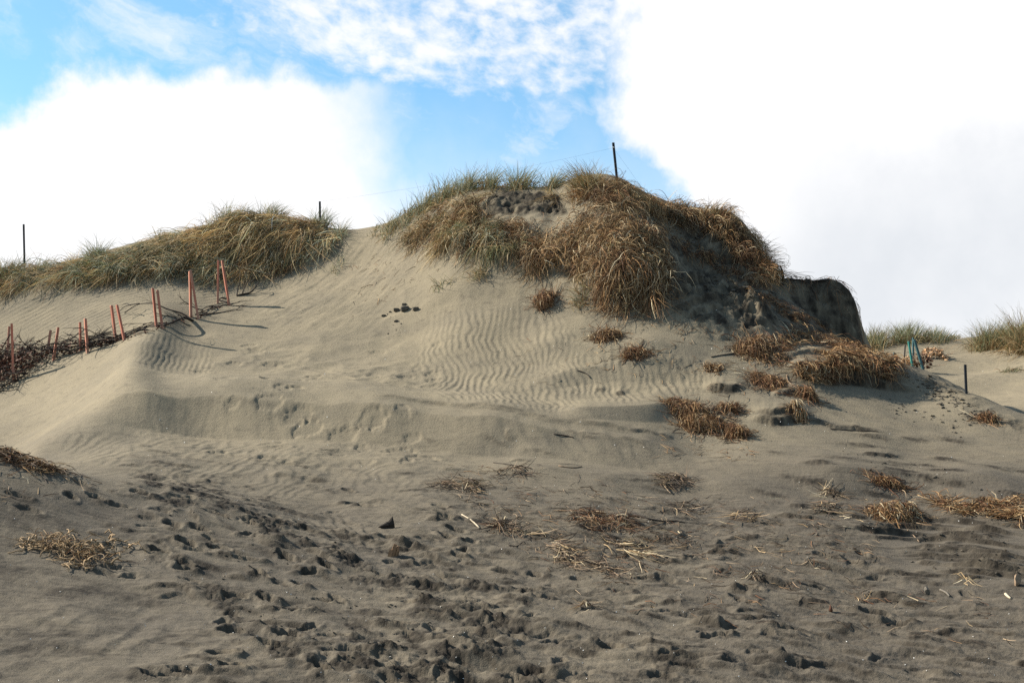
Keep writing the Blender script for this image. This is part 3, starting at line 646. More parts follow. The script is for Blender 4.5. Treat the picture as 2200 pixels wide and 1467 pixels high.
def join(parts):
    vs, fs, cs, o = [], [], [], 0
    for v, f, c in parts: vs.append(v); fs.append(f + o); cs.append(c); o += len(v)
    return np.concatenate(vs), np.concatenate(fs), np.concatenate(cs)
def veg(name, parts, mat, origin=None, parent=None, **props):
    v, f, c = join(parts)
    if origin is not None: v = v - np.asarray(origin)
    o = link(name, mesh_np(name, v, f, mat, {'col': ('FLOAT_COLOR', c)}, False), parent, **props)
    if origin is not None: o.location = origin
    return o
def upright(root, L, W, mixes, lean=(0.12, 0.0), spread=0.28, droop=0.35, S=6, out=None, tip=None):
    n = len(root)
    d = np.c_[R.normal(0, spread, n) + lean[0], R.normal(0, spread, n) + lean[1], np.ones(n)]
    if out is not None: d[:, :2] += out
    d /= np.linalg.norm(d, axis=1, keepdims=True)
    hz = d[:, :2] / (np.linalg.norm(d[:, :2], axis=1, keepdims=True) + 1e-6)
    dr = droop * R.uniform(0.3, 1.6, n)
    P_ = np.empty((n, S, 3)); P_[:, 0] = root - d * 0.05; seg = np.asarray(L) / (S - 1)
    for i in range(1, S):
        d[:, :2] += hz * (dr * 0.35)[:, None]; d[:, 2] -= dr * 0.30 * (i / S); d += R.normal(0, 0.04, d.shape)
        d /= np.linalg.norm(d, axis=1, keepdims=True)
        P_[:, i] = P_[:, i - 1] + d * seg[:, None]
    return ribbons(P_, np.full(n, W) * R.uniform(.6, 1.3, n), pick_cols(n, mixes), 0.15, tip)
def normals(x, y, e=0.12):
    gx = (zat(x + e, y) - zat(x - e, y)) / (2 * e); gy = (zat(x, y + e) - zat(x, y - e)) / (2 * e)
    n = np.stack([-gx, -gy, np.ones_like(gx)], -1); return n / np.linalg.norm(n, axis=1, keepdims=True)
def lying(x, y, th, L, W, mixes, h0=0.02, arc=0.10, turn=0.35, S=7, hfun=None, endup=0.0, tip=None, taper=0.3, cols=None):
    """strands that follow the ground from (x, y) in direction th, arching off it"""
    n = len(x); P_ = np.empty((n, S, 3)); px, py = x.copy(), y.copy(); th = th.copy()
    pz = zat(px, py); seg = np.asarray(L) / (S - 1); a = arc * R.uniform(0.0, 1.5, n); hb = h0 * R.uniform(0.2, 1.6, n); eu = endup * R.normal(0, 1, n).clip(0)
    bias = R.normal(0, turn * 0.5, n)
    for i in range(S):
        t = i / (S - 1); h = hb + a * math.sin(math.pi * min(1, t * 0.95)) + eu * t * t
        if hfun is not None: h = h + hfun(px, py)
        nn = normals(px, py, 0.15); P_[:, i] = np.stack([px, py, pz], -1) + nn * h[:, None]
        th += R.normal(0, turn, n) * 0.6 + bias
        k = seg
        nx, ny = px + np.cos(th) * k, py + np.sin(th) * k; nz = zat(nx, ny)
        f = k / np.sqrt(k * k + np.clip(nz - pz, -3 * k, 3 * k) ** 2)
        px = px + np.cos(th) * k * f; py = py + np.sin(th) * k * f; pz = zat(px, py)
    return ribbons(P_, np.full(n, W) * R.uniform(.6, 1.5, n), pick_cols(n, mixes) if cols is None else cols, taper, tip)
BARE = [[(1185,575),(1245,505),(1300,490),(1262,540),(1225,585)], [(1150,478),(1218,466),(1232,498),(1165,512)], [(985,528),(1050,545),(1080,572),(1000,562)], [(1085,555),(1130,545),(1150,580),(1100,590)], [(1335,470),(1375,478),(1370,505),(1330,498)], [(905,505),(935,490),(950,512),(915,528)], [(1032,440),(1078,412),(1150,420),(1210,432),(1215,456),(1120,462),(1080,480),(1040,490)], [(1200,428),(1250,440),(1340,452),(1330,470),(1210,458)], [(1130,610),(1250,600),(1262,640),(1240,660),(1120,625)], [(1232,582),(1290,574),(1300,604),(1240,612)]]
def tussocks(pts, count, per, mixsets, th, L, W=.012, spread=.10, arc=.2, h0=.05, clump=None, seed=1, sd=.35, turn=.18, S=7, endup=.08, bright=(.38, 1.6), thr=-.15):
    """grass that grows in tussocks: each has its own colour, lie and length; th(u, v, n) is the lie of the whole mat"""
    W = W * .74; per = int(per * 1.3); turn = turn * .8; L = (L[0] * 1.15, L[1] * 1.25)
    u, v = sample_poly(pts, count, clump, seed, thr)
    for hole in BARE: k_ = ~in_poly(u, v, hole); u, v = u[k_], v[k_]
    count = len(u); cx, cy, cz = hit(u, v); ct = th(u, v, count); cl = R.uniform(*L, count); cb = R.uniform(*bright, count)
    k = R.integers(0, len(mixsets), count); ca = R.uniform(.25, 1.9, count) ** 1.3; cl = cl * R.uniform(.6, 1.3, count)
    i = np.repeat(np.arange(count), per); n = len(i); x = cx[i] + R.normal(0, spread, n); y = cy[i] + R.normal(0, spread, n)
    cols = np.empty((n, 3))
    for j, mx in enumerate(mixsets):
        s_ = np.where(k[i] == j)[0]
        if len(s_): cols[s_] = pick_cols(len(s_), mx)
    cols = cols * cb[i][:, None]; pl = R.random(n) < .10; cols[pl] = pick_cols(int(pl.sum()), {'bone': 1}); cols = np.clip(cols, .01, .8)
    return lying(x, y, ct[i] + R.normal(0, sd, n) * np.where(R.random(n) < .15, 2.5, 1), cl[i] * R.uniform(.4, 1.3, n), W, None, h0 * .6 * ca[i], arc * .5 * ca[i], turn, S, None, endup, None, .3, cols) if True else None
def nest(x, y, H, rx, ry, rot, L, W, mixes, S=8, turn=.55, th=None, loose=.15, flat=.35):
    """tangled strands that stay inside a low dome resting on the ground"""
    n = len(x); x0, y0 = np.mean(x), np.mean(y); c, s = math.cos(rot), math.sin(rot)
    def rad(px, py):
        a, b = (px - x0) * c + (py - y0) * s, -(px - x0) * s + (py - y0) * c
        return np.sqrt((a / rx) ** 2 + (b / ry) ** 2)
    P_ = np.empty((n, S, 3)); z = zat(x, y); r = rad(x, y); dome = H * np.sqrt(np.clip(1 - r ** 2, 0.02, 1))
    p = np.stack([x, y, z + dome * R.random(n) ** .6], -1)
    t = R.uniform(0, 6.28, n) if th is None else th + R.normal(0, .6, n)
    d = np.stack([np.cos(t), np.sin(t), R.normal(0, flat, n)], -1); seg = R.uniform(*L, n) / (S - 1); k = 1 + (R.random(n) < loose) * 2.0
    for i in range(S):
        P_[:, i] = p
        d += R.normal(0, turn, (n, 3)) * np.array([1, 1, .7]); r = rad(p[:, 0], p[:, 1]); pull = np.clip(r - k * .9, 0, 1)[:, None]
        cen = np.stack([x0 - p[:, 0], y0 - p[:, 1], np.zeros(n)], -1); d += pull * 2.0 * cen / (np.linalg.norm(cen, axis=1, keepdims=True) + 1e-6)
        g = zat(p[:, 0], p[:, 1]); top = H * np.sqrt(np.clip(1 - r ** 2, 0.02, 1)) * 1.15; d[:, 2] -= np.clip((p[:, 2] - g - top) / .05, 0, 1.2)
        d /= np.linalg.norm(d, axis=1, keepdims=True); p = p + d * seg[:, None]; p[:, 2] = np.maximum(p[:, 2], zat(p[:, 0], p[:, 1]) + .004)
    return ribbons(P_, np.full(n, W) * R.uniform(.5, 1.4, n), pick_cols(n, mixes), .4)
def in_poly(u, v, pts):
    pts = np.array(pts, float); ins = np.zeros(len(u), bool)
    for a, b in zip(pts, np.roll(pts, -1, 0)):
        ins ^= ((a[1] > v) != (b[1] > v)) & (u < (b[0] - a[0]) * (v - a[1]) / (b[1] - a[1] + 1e-9) + a[0])
    return ins
def sample_poly(pts, n, clump=None, seed=0, thr=-0.1):
    p = np.array(pts, float); lo, hi = p.min(0), p.max(0); us, vs = [], []; tot = 0
    while tot < n:
        u = R.uniform(lo[0], hi[0], n * 2); v = R.uniform(lo[1], hi[1], n * 2); k = in_poly(u, v, pts)
        if clump: k &= (fbm(u / clump, v / clump * 1.4, 2, seed) > thr) | (R.random(len(u)) < 0.12)
        us.append(u[k]); vs.append(v[k]); tot += k.sum()
    return np.concatenate(us)[:n], np.concatenate(vs)[:n]

# ------------------------------------------------------------------ grass cover of the left ridge (uncountable)
DOWN = -math.pi / 2
LEFTMAT = [(-60,575),(100,585),(170,560),(330,520),(430,475),(520,462),(620,458),(700,478),(738,505),(700,535),(640,560),(560,585),(480,592),(400,590),(330,585),(240,595),(170,600),(90,612),(40,625),(-60,640)]
def flow_left(u, v, n): return math.radians(-128) + 0.55 * fbm(u / 130, v / 60, 2, 101) + R.normal(0, 0.28, n)
GOLDS = [{'gold': 2, 'bone': 1.5}, {'gold': 3, 'thatch': 1}, {'thatch': 3, 'gold': 1}, {'thatch': 2, 'brown': 2}, {'gold': 2, 'green': 2, 'bone': .5}, {'grey': 2, 'gold': 1, 'bone': .6}]
UPL = [(330,540),(430,490),(520,468),(620,466),(690,488),(670,520),(580,540),(440,555),(350,565)]
parts = [tussocks(LEFTMAT, 270, 24, GOLDS, flow_left, (.45, .8), .013, .09, .13, .03, 34, 3, bright=(.6, 2.2), thr=-.05),
         tussocks(UPL, 120, 30, GOLDS[:3], flow_left, (.6, 1.0), .014, .08, .17, .06, 40, 8, bright=(.6, 2.2)),
         tussocks([(560,540),(700,500),(740,512),(690,545),(600,580),(500,592)], 50, 22, [{'thatch': 2, 'brown': 2}, {'grey': 2, 'bone': 1}, {'red': 2, 'brown': 1}], lambda u, v, n: flow_left(u, v, n) + .3, (.3, .55), .012, .08, .13, .03, 30, 12)]
veg('ridge_grass', parts, GRASS, kind='stuff', label='golden brown flattened grass thatch covering the left dune ridge')
GREENS = [{'green': 3, 'grey': 1}, {'grey': 3, 'bone': .6}, {'green': 1, 'gold': 2}]
parts = [tussocks([(150,575),(250,545),(330,535),(420,535),(430,572),(330,588),(230,594),(160,602)], 75, 26, GREENS, flow_left, (.35, .65), .013, .06, .2, .03, None, 21, .5, .2, 7, .18),
         tussocks([(330,560),(420,555),(420,590),(340,592)], 16, 26, [{'bone': 3, 'grey': 2}], flow_left, (.35, .5), .015, .06, .2, .03, None, 25, .5, .25, 7, .15),
         tussocks([(-60,585),(60,578),(180,565),(180,592),(80,612),(-60,640)], 40, 22, GREENS + GOLDS[:3] + [{'red': 2, 'brown': 2}], flow_left, (.3, .6), .013, .07, .18, .03, None, 28, .5, .25, 7, .18)]
veg('ridge_fringe_grass', parts, GRASS, kind='stuff', label='grey green grass along the lower edge of the left ridge thatch')

# hanging mat on the main dune
def flow_mid(u, v, n, sd=.5): return DOWN + math.radians(-14) + 1.1 * fbm(u / 90, v / 70, 2, 131) + R.normal(0, sd, n)
CM1 = [(868,515),(905,480),(950,450),(1030,440),(1060,480),(1200,480),(1260,440),(1340,450),(1415,500),(1440,580),(1425,622),(1330,632),(1270,618),(1240,580),(1150,578),(1110,556),(1000,538),(930,512)]
BROWNS = [{'brown': 3, 'bone': .8}, {'red': 3, 'brown': 2}, {'brown': 4, 'bone': .3}, {'brown': 2, 'red': 2}, {'thatch': 3, 'brown': 1}, {'brown': 2, 'bone': 1.2}, {'thatch': 2, 'gold': 1, 'bone': .5}]
CMR = [(1200,510),(1260,470),(1350,470),(1420,520),(1438,590),(1420,618),(1330,628),(1255,608),(1230,575),(1140,572),(1110,540)]
def tangle(poly, n, L, mixes, H, W=.013, clump=30, seed=1):
    u, v = sample_poly(poly, n, clump, seed, -.05); x, y, z = hit(u, v)
    return lying(x, y, R.uniform(0, 6.28, n), R.uniform(*L, n), W, mixes, H, .08, .75, 8, None, .04)
parts = [tussocks(CM1, 185, 24, BROWNS, flow_mid, (.25, .55), .013, .08, .15, .03, 26, 41, .5, .35, thr=.02),
         tussocks(CMR, 95, 26, BROWNS, flow_mid, (.25, .6), .013, .09, .15, .045, 26, 44, .6, .45, thr=0.08),
         tussocks([(1320,540),(1418,540),(1432,600),(1425,625),(1330,632),(1290,610)], 34, 34, BROWNS[:2], lambda u, v, n: DOWN + R.normal(-.2, .35, n), (.45, .8), .013, .08, .16, .08, None, 47, .3, .2, 8),
         tangle(CM1, 1100, (.2, .45), {'brown': 3, 'bone': 1, 'red': 1}, .08), tangle(CMR, 1300, (.25, .5), {'brown': 2, 'bone': .8, 'thatch': 1}, .09, .011)]
veg('hanging_grass', parts, STRAW, kind='stuff', label='tangled brown dead grass hanging down the face of the main dune')
parts = [tussocks([(868,515),(905,472),(950,440),(1040,420),(1180,418),(1230,425),(1180,440),(1050,440),(1020,500),(960,540),(900,530)], 72, 26, [{'gold': 2, 'thatch': 2}, {'thatch': 2, 'red': 1.5}, {'green': 2, 'gold': 2}, {'bone': 1, 'gold': 2}], lambda u, v, n: flow_mid(u, v, n, .4) - .35, (.35, .6), .013, .07, .18, .03, 36, 51, .4, .22),
         tussocks([(960,500),(1060,475),(1130,520),(1110,555),(1010,555)], 24, 34, [{'green': 3, 'gold': 1}, {'grey': 2, 'gold': 2}], lambda u, v, n: DOWN + R.normal(-.3, .5, n), (.4, .65), .013, .05, .24, .05, None, 55, .35, .2)]
veg('dune_brow_grass', parts, GRASS, kind='stuff', label='mixed green and golden grass below the brow of the main dune')
# thatch on the right shoulder
RUSTS = [{'red': 3, 'brown': 1}, {'brown': 3, 'thatch': 1}, {'red': 2, 'thatch': 2}, {'brown': 2, 'bone': .6}]
parts = [tussocks([(1230,418),(1330,402),(1400,430),(1480,458),(1480,475),(1400,470),(1330,448),(1240,440)], 75, 26, BROWNS[:3] + [{'gold': 2, 'thatch': 2}], lambda u, v, n: DOWN + R.normal(.3, .5, n), (.35, .65), .013, .07, .2, .05, 30, 61, .4, .25),
         tussocks([(1420,442),(1500,458),(1570,464),(1620,500),(1656,585),(1642,588),(1600,538),(1550,500),(1490,482),(1430,472)], 105, 26, RUSTS, lambda u, v, n: DOWN + .5 + R.normal(0, .5, n), (.22, .5), .013, .07, .2, .05, 30, 65, .4, .25),
         tussocks([(1570,525),(1640,560),(1665,592),(1620,600),(1570,562)], 22, 30, RUSTS[:2], lambda u, v, n: DOWN + .6 + R.normal(0, .5, n), (.3, .6), .013, .07, .24, .10, None, 67, .4, .25)]
n = 800; u, v = sample_poly([(1400,475),(1560,560),(1700,660),(1790,710),(1690,690),(1560,600),(1420,520)], n, 24, 69, .0); x, y, z = hit(u, v)
parts.append(lying(x, y, DOWN + .7 + R.normal(0, .7, n), R.uniform(.1, .35, n), .010, {'red': 3, 'brown': 2}, .01, .05, .4, 5))
veg('shoulder_thatch', parts, STRAW, kind='stuff', label='rust brown dead grass thatch over the right shoulder of the main dune')
# a few roots hanging over the cliff edge
n = 150; cu_ = R.uniform(1690, 1868, n); cd_ = R.uniform(33.4, 33.95, n); cx_ = cd_ * (cu_ - 1100) / F
veg('cliff_roots', [lying(cx_, cd_, DOWN + .3 + R.normal(0, .6, n), R.uniform(.15, .55, n), .010, {'red': 3, 'brown': 1, 'twig': 2}, .02, .05, .35, 6, None, .05)], STRAW, kind='stuff', label='fine roots hanging over the edge of the dark cliff')
# root threads strewn on the sand
parts = []
for poly, n in [([(740,560),(900,500),(1020,560),(900,600),(760,700)], 90), ([(1240,600),(1440,660),(1700,740),(1600,760),(1300,680)], 160), ([(1240,700),(1440,680),(1640,760),(1700,860),(1560,860),(1260,800)], 150), ([(1420,900),(1640,960),(1600,1000),(1420,980)], 80)]:
    u, v = sample_poly(poly, n, 40, 71, 0.05); x, y, z = hit(u, v)
    parts.append(lying(x, y, R.uniform(0, 6.28, n), R.uniform(.08, .3, n), .009, {'red': 2, 'brown': 2, 'twig': 2}, .004, .02, .3, 5))
veg('root_threads', parts, STRAW, kind='stuff', label='thin reddish roots strewn over the upper sand slope')

# ------------------------------------------------------------------ single tufts of marram
def tuft(u, v, wpx, hpx, n, mixes, label, group, lean=(.15, 0), spread=.2, droop=.35, back=0.35, W=.012, name='marram_tuft'):
    x0, y0, z0 = [a[0] for a in hit(u, v)]; ppm = F / y0
    rx = wpx / 2 / ppm; H = (1.05 if y0 < 38 else .95) * hpx / ppm
    n = int(n * (.62 if y0 < 38 else 1.3)); a = R.normal(0, .34, n).clip(-1, 1) * rx; b = R.normal(0, .5, n) * back
    x, y = x0 + a, y0 + b; z = zat(x, y)
    L = H * R.uniform(.55, 1.2, n) * (1 - 0.35 * (a / rx) ** 2)
    p = [upright(np.stack([x, y, z], -1), L, W, mixes, lean, spread, droop, 6, np.c_[a / rx * .18, b / back * .1])]
    k = n // 4      # dead skirt at the foot
    i = R.integers(0, n, k)
    p.append(lying(x[i], y[i], R.uniform(0, 6.28, k), H * R.uniform(.5, .9, k), W, {'thatch': 2, 'gold': 2, 'brown': 1}, .03, H * .22, .2, 6))
    return veg(name, p, GRASS, (x0, y0, z0), label=label, category='grass tuft', group=group)
G1 = 'grass tufts along the main dune crest'
GM = {'green': 3, 'grey': 3, 'gold': .8, 'bone': .3}
tuft(806,500,36,20,90,GM,'tiny thin grey-green tuft at the low end of the crest row beside the sandy gap',G1)
tuft(838,494,60,42,260,GM,'low grey-green grass tuft in the sandy gap, second from its low end',G1)
tuft(872,474,46,44,220,GM,'narrow upright green tuft at the top of the bare sand gap',G1)
tuft(908,452,58,52,300,GM,'dark green upright tuft where the bare gap meets the brow grass',G1)
tuft(950,428,90,56,460,GM,'wide bushy green tuft on the left end of the dune brow',G1)
tuft(1003,408,86,56,460,GM,'tall dense green tuft just left of the narrow pale tuft on the brow',G1)
tuft(1052,404,50,56,260,{'green': 3, 'grey': 2, 'gold': 2},'narrow pale-tipped tuft between two broad green tufts on the brow',G1)
tuft(1115,406,96,58,480,GM,'broad fanned green tuft above the dark broken sand block',G1)
tuft(1186,404,64,50,260,GM,'lone green tuft on bare sand between the fanned tuft and the golden tuft',G1)
tuft(1262,404,110,66,560,{'gold': 3, 'thatch': 2, 'green': 1},'big shaggy golden tuft at the summit left of the dark post',G1,(-.22,0),.3,.4)
tuft(1318,410,80,40,360,{'thatch': 3, 'brown': 2, 'gold': 1},'matted brown tuft around the foot of the summit post',G1,(.1,0),.5,.7)
tuft(1535,462,80,42,300,{'gold': 3, 'thatch': 2, 'bone': 1},'pale golden tuft on top of the rust brown shoulder',G1,(.2,0),.2,.6)
tuft(1640,570,50,52,260,{'brown': 2, 'thatch': 1, 'green': 1},'dark drooping tuft at the right end of the shoulder thatch',G1,(.5,0),.2,.9)
G2 = 'grass tufts along the left ridge'
tuft(20,588,110,44,360,{'green': 4, 'grey': 1, 'thatch': 1},'bright green tuft at the left edge of the picture',G2)
tuft(85,585,70,38,260,{'grey': 3, 'green': 2, 'bone': 1},'grey tuft beside the far left dark post',G2)
tuft(160,578,60,34,220,{'thatch': 2, 'green': 2},'brownish low tuft between the far left post and the spiky tuft',G2)
tuft(205,556,60,50,320,{'green': 3, 'grey': 2},'dark green spiky tuft where the ridge thatch begins on the left',G2,(-.1,0),.3)
tuft(345,520,50,36,120,{'grey': 2, 'green': 2},'thin single tuft poking from the low half of the ridge thatch',G2,(-.1,0),.25,.2)
tuft(490,478,130,56,420,{'green': 2, 'grey': 2, 'thatch': 2},'wide wispy tuft on the top of the left ridge, left of its golden neighbour',G2,(.15,0),.2,.4)
tuft(578,468,100,46,340,{'gold': 2, 'green': 2, 'grey': 1},'golden-tipped wispy tuft on the left ridge top, right of the wide one',G2,(0.15,0),.2,.4)
tuft(690,486,60,46,260,{'grey': 4, 'green': 2},'pale grey tuft around the foot of the short ridge post',G2)
tuft(728,508,40,44,160,{'grey': 4, 'green': 1, 'bone': 1},'small grey tuft at the right tip of the left ridge',G2,(.2,0),.3)
tuft(722,575,34,26,60,{'green': 2, 'grey': 2},'tiny green sprig on the sand below the right tip of the left ridge',G2)
G3 = 'grass tufts on the far right dune'
tuft(1878,742,70,50,320,{'green': 3, 'gold': 2, 'grey': 1},'green and straw tuft right beside the dark cliff edge',G3,(.1,0),.2,.3,.6,.016)
tuft(1945,736,110,56,480,{'green': 4, 'grey': 1, 'gold': 1},'tallest green tuft of the far dune row behind the teal stakes',G3,(.1,0),.2,.3,.6,.016)
tuft(2008,732,80,38,340,{'green': 3, 'grey': 2, 'gold': 1},'middle-sized green tuft of the far dune row above the tan brush heap',G3,(.1,0),.2,.3,.6,.016)
tuft(2046,726,40,18,100,{'green': 2, 'grey': 3},'short sparse tuft ending the far dune row before its bare top',G3,(.1,0),.2,.3,.4,.016)
tuft(2130,748,110,70,620,{'green': 4, 'gold': 1.5, 'thatch': 1},'large rounded green tuft on the far dune crest',G3,(.1,0),.25,.35,.7,.016)
tuft(2205,752,90,100,620,{'gold': 3, 'green': 2, 'thatch': 2},'tall golden tuft cut by the right edge of the picture',G3,(.1,0),.25,.35,.7,.016)
tuft(2170,800,70,22,70,{'green': 2, 'twig': 1},'small dark wisp of grass low on the far dune face',G3,(.3,0),.4,.5,.4,.014)
G4 = 'tufts on the open sand under the main dune brow'
tuft(948,620,60,40,46,{'green': 3, 'grey': 1},'sparse dark green fan of blades on bare sand above the clods',G4,(-.1,0),.4,.3,.15)
tuft(1030,592,60,34,190,{'gold': 2, 'bone': 2, 'green': 1},'straw-coloured tuft on the slope right of the sparse green fan',G4,(-.2,0),.5,.7,.2)
tuft(1250,650,60,46,220,{'green': 2, 'thatch': 2},'dark green drooping tuft under the left foot of the hanging grass',G4,(-.1,0),.5,.8,.2)

# ================================================================== solid bits
def plain_mat(name, col, rough=0.8, var=0.35, scale=25.0, stretch=(1, 1, 1), spec=0.2, worn=None):
    m, nb, b = new_mat(name, rough, spec)
    tcx = nb.node('ShaderNodeTexCoord').outputs['Object']
    mp = nb.node('ShaderNodeMapping'); m.node_tree.links.new(tcx, mp.inputs[0]); mp.inputs['Scale'].default_value = stretch
    n = nb.noise(mp.outputs[0], scale, 5, 0.65)
    f = nb.m('MULTIPLY_ADD', nb.m('SUBTRACT', n, 0.5), var * 4, 1.0)
    c = nb.mix(1.0, (*col, 1), nb.comb(f, f, f), 'MULTIPLY')
    if worn:      # faded, sand-stained patches
        rnd = nb.node('ShaderNodeObjectInfo').outputs['Random']
        n2 = nb.noise(nb.m('ADD', rnd, 0.0) if False else mp.outputs[0], scale * .35, 4, 0.7)
        c = nb.mix(nb.m('MULTIPLY', nb.ss(nb.m('MULTIPLY_ADD', rnd, 0.16, n2), 0.50, 0.72), 0.75), c, (*worn, 1))
        c = nb.mix(1.0, c, nb.comb(*[nb.m('MULTIPLY_ADD', rnd, 0.5, 0.75)] * 3), 'MULTIPLY')
    m.node_tree.links.new(c, b.inputs['Base Color'])
    bp = nb.node('ShaderNodeBump'); bp.inputs['Strength'].default_value = 0.5; bp.inputs['Distance'].default_value = 0.004
    m.node_tree.links.new(n, bp.inputs['Height']); m.node_tree.links.new(bp.outputs[0], b.inputs['Normal'])
    return m
M_RED = plain_mat('stained_timber', (.38, .132, .082), .75, .4, 30, (1, 1, .12), worn=(.24, .155, .105))
M_TEAL = plain_mat('teal_paint', (.025, .15, .125), .55, .25, 30, (1, 1, .2))
M_BLUE = plain_mat('slate_paint', (.03, .075, .08), .6, .25, 30, (1, 1, .2))
M_POST = plain_mat('dark_steel', (.022, .023, .026), .5, .3, 30)
M_GREYWOOD = plain_mat('grey_timber', (.11, .095, .075), .85, .3, 30, (1, 1, .12))
M_BARK = plain_mat('dark_bark', (.030, .023, .018), .9, .4, 40)
M_DRIFT = plain_mat('driftwood', (.20, .14, .09), .85, .4, 40)
M_PALE = plain_mat('bleached_reed', (.40, .33, .23), .8, .25, 40)
M_ROOT = plain_mat('pale_root', (.24, .165, .09), .85, .35, 60)
M_CLOD = plain_mat('damp_sand_clod', (.085, .072, .054), .95, .4, 18)
M_LEAF = plain_mat('dead_leaf', (.095, .042, .024), .8, .5, 12)
M_TAN = plain_mat('tan_brush_end', (.50, .31, .17), .85, .4, 10)
M_SHELL = plain_mat('shell', (.75, .73, .68), .5, .1, 30)
M_SPLINT = plain_mat('split_wood', (.24, .14, .075), .8, .35, 30)

class MB:
    def __init__(s): s.v, s.f = [], []
    def tube(s, pts, r0, r1, k=6, cap=True):
        pts = [mathutils.Vector(p) for p in pts]; n = len(pts); b0 = len(s.v)
        for i, p in enumerate(pts):
            d = (pts[min(i + 1, n - 1)] - pts[max(i - 1, 0)]).normalized()
            a = d.cross(mathutils.Vector((0.3, 0.9, 0.25))).normalized(); b = d.cross(a)
            r = r0 + (r1 - r0) * i / (n - 1)
            for j in range(k):
                t = 2 * math.pi * j / k; s.v.append(p + a * (r * math.cos(t)) + b * (r * math.sin(t)))
        for i in range(n - 1):
            for j in range(k):
                q = (j + 1) % k; s.f.append((b0 + i * k + j, b0 + i * k + q, b0 + (i + 1) * k + q, b0 + (i + 1) * k + j))
        if cap: s.f.append(tuple(b0 + j for j in range(k))[::-1]); s.f.append(tuple(b0 + (n - 1) * k + j for j in range(k)))
    def prism(s, prof, base, top, tw=0.0, chamfer=0.0):
        """profile (x, y) pairs swept from base to top"""
        base, top = mathutils.Vector(base), mathutils.Vector(top); d = (top - base).normalized()
        a = mathutils.Vector((math.cos(tw), math.sin(tw), 0)); a = (a - d * a.dot(d)).normalized(); b = d.cross(a)
        b0 = len(s.v); rings = [(base, 1.0), (top - d * chamfer, 1.0)] + ([(top, 0.72)] if chamfer else [])
        for p, sc in rings:
            for x, y in prof: s.v.append(p + a * x * sc + b * y * sc)
        k = len(prof)
        for i in range(len(rings) - 1):
            for j in range(k):
                q = (j + 1) % k; s.f.append((b0 + i * k + j, b0 + i * k + q, b0 + (i + 1) * k + q, b0 + (i + 1) * k + j))
        s.f.append(tuple(b0 + (len(rings) - 1) * k + j for j in range(k)))
    def hull(s, pts):
        import bmesh
        bm = bmesh.new()
        for p in pts: bm.verts.new(p)
        r = bmesh.ops.convex_hull(bm, input=bm.verts)
        bm.verts.ensure_lookup_table(); b0 = len(s.v); mp = {}
        for f in bm.faces:
            for v in f.verts:
                if v not in mp: mp[v] = len(s.v); s.v.append(v.co.copy())
        for f in bm.faces: s.f.append(tuple(mp[v] for v in f.verts))
        bm.free()
    def build(s, name, mat, parent=None, origin=None, smooth=False, **props):
        o_ = mathutils.Vector(origin) if origin is not None else mathutils.Vector((0, 0, 0))
        me = bpy.data.meshes.new(name); me.from_pydata([tuple(mathutils.Vector(v) - o_) for v in s.v], [], s.f); me.update()
        if smooth:
            for p in me.polygons: p.use_smooth = True
        me.materials.append(mat)
        ob = link(name, me, parent, **props)
        if parent is None: ob.location = o_
        return ob
def thing(name, loc, label, cat, group=None):
    o = bpy.data.objects.new(name, None); COL.objects.link(o); o.location = loc; o['label'] = label; o['category'] = cat
    o.empty_display_size = 0.2
    if group: o['group'] = group
    return o
def ground(u, v): return np.array([a[0] for a in hit(u, v)])

# ------------------------------------------------------------------ pink stakes in seven pairs
PAIRS = [
 ('far left pair in the thick brush', (20,701,15,772), (25,695,29,820), 'back', 'front'),
 ('shortest pair, beside the thick brush', (109,709,102,755), (125,703,115,775), 'darker left', 'bright right'),
 ('close pair at the brush tuft', (172,692,173,753), (183,684,188,757), 'shorter left', 'taller right'),
 ('pair just left of the long bare branch', (239,656,248,727), (251,655,267,731), 'straighter left', 'leaning right'),
 ('pair crossed by the curved bare branch', (328,619,336,702), (338,623,349,706), 'shadowed left', 'brighter right'),
 ('tallest pair that meets in a wedge', (408,583,410,681), (409,580,426,687), 'upright left', 'slanting right'),
 ('highest pair nearest the ridge grass', (469,559,468,653), (477,560,492,656), 'upright left', 'slanting right'),
]
for pr, sa, sb, wa, wb in PAIRS:
    for (tu, tv, bu, bv), wd in ((sa, wa), (sb, wb)):
        g = ground(bu, bv); top = at(tu, tv, g[1] + R.uniform(-.05, .05)); d = (g - top); base = g + d / np.linalg.norm(d) * 0.35
        m = MB(); hw = R.uniform(.024, .030)
        m.prism([(-hw, -hw * .8), (hw * .8, -hw), (hw, hw * .8), (-hw * .8, hw)], base, top, R.uniform(.3, 1.0), .012)
        m.build('timber_stake', M_RED, None, g, label=f'{wd} pink-red timber stake of the {pr}', category='stake', group='pink-red timber stakes in a line of pairs')

# ------------------------------------------------------------------ dark fence posts
def post(tu, tv, bu, bv, w, label, deep=0.5, mat=M_POST, name='fence_post', cat='post', y=None):
    g = ground(bu, bv)
    if y is not None: g = np.array([*at(bu, bv, y)])
    top = at(tu, tv, g[1]); d = g - top; base = g + d / np.linalg.norm(d) * deep
    m = MB(); a, t = w / 2, w * .16
    prof = [(-t, -t), (-a * .9, -a * .55), (-a * .8, -a * .75), (0, -t * 1.4), (a * .8, -a * .75), (a * .9, -a * .55), (t, -t), (t, a), (-t, a)]
    m.prism(prof, base, top, 0.2, .006)
    return m.build(name, mat, None, g, label=label, category=cat), top, g
post(51,482,53,572,.055,'dark thin post standing in the grass at the far left of the ridge')
_, ptop_b, _ = post(687,433,688,480,.060,'short dark post top showing above the right part of the left ridge grass')
PC = MB(); g = ground(1326, 402)
pts = [at(1327, 420, g[1]), at(1325, 380, g[1]), at(1321.5, 345, g[1]), at(1317.5, 307, g[1])]
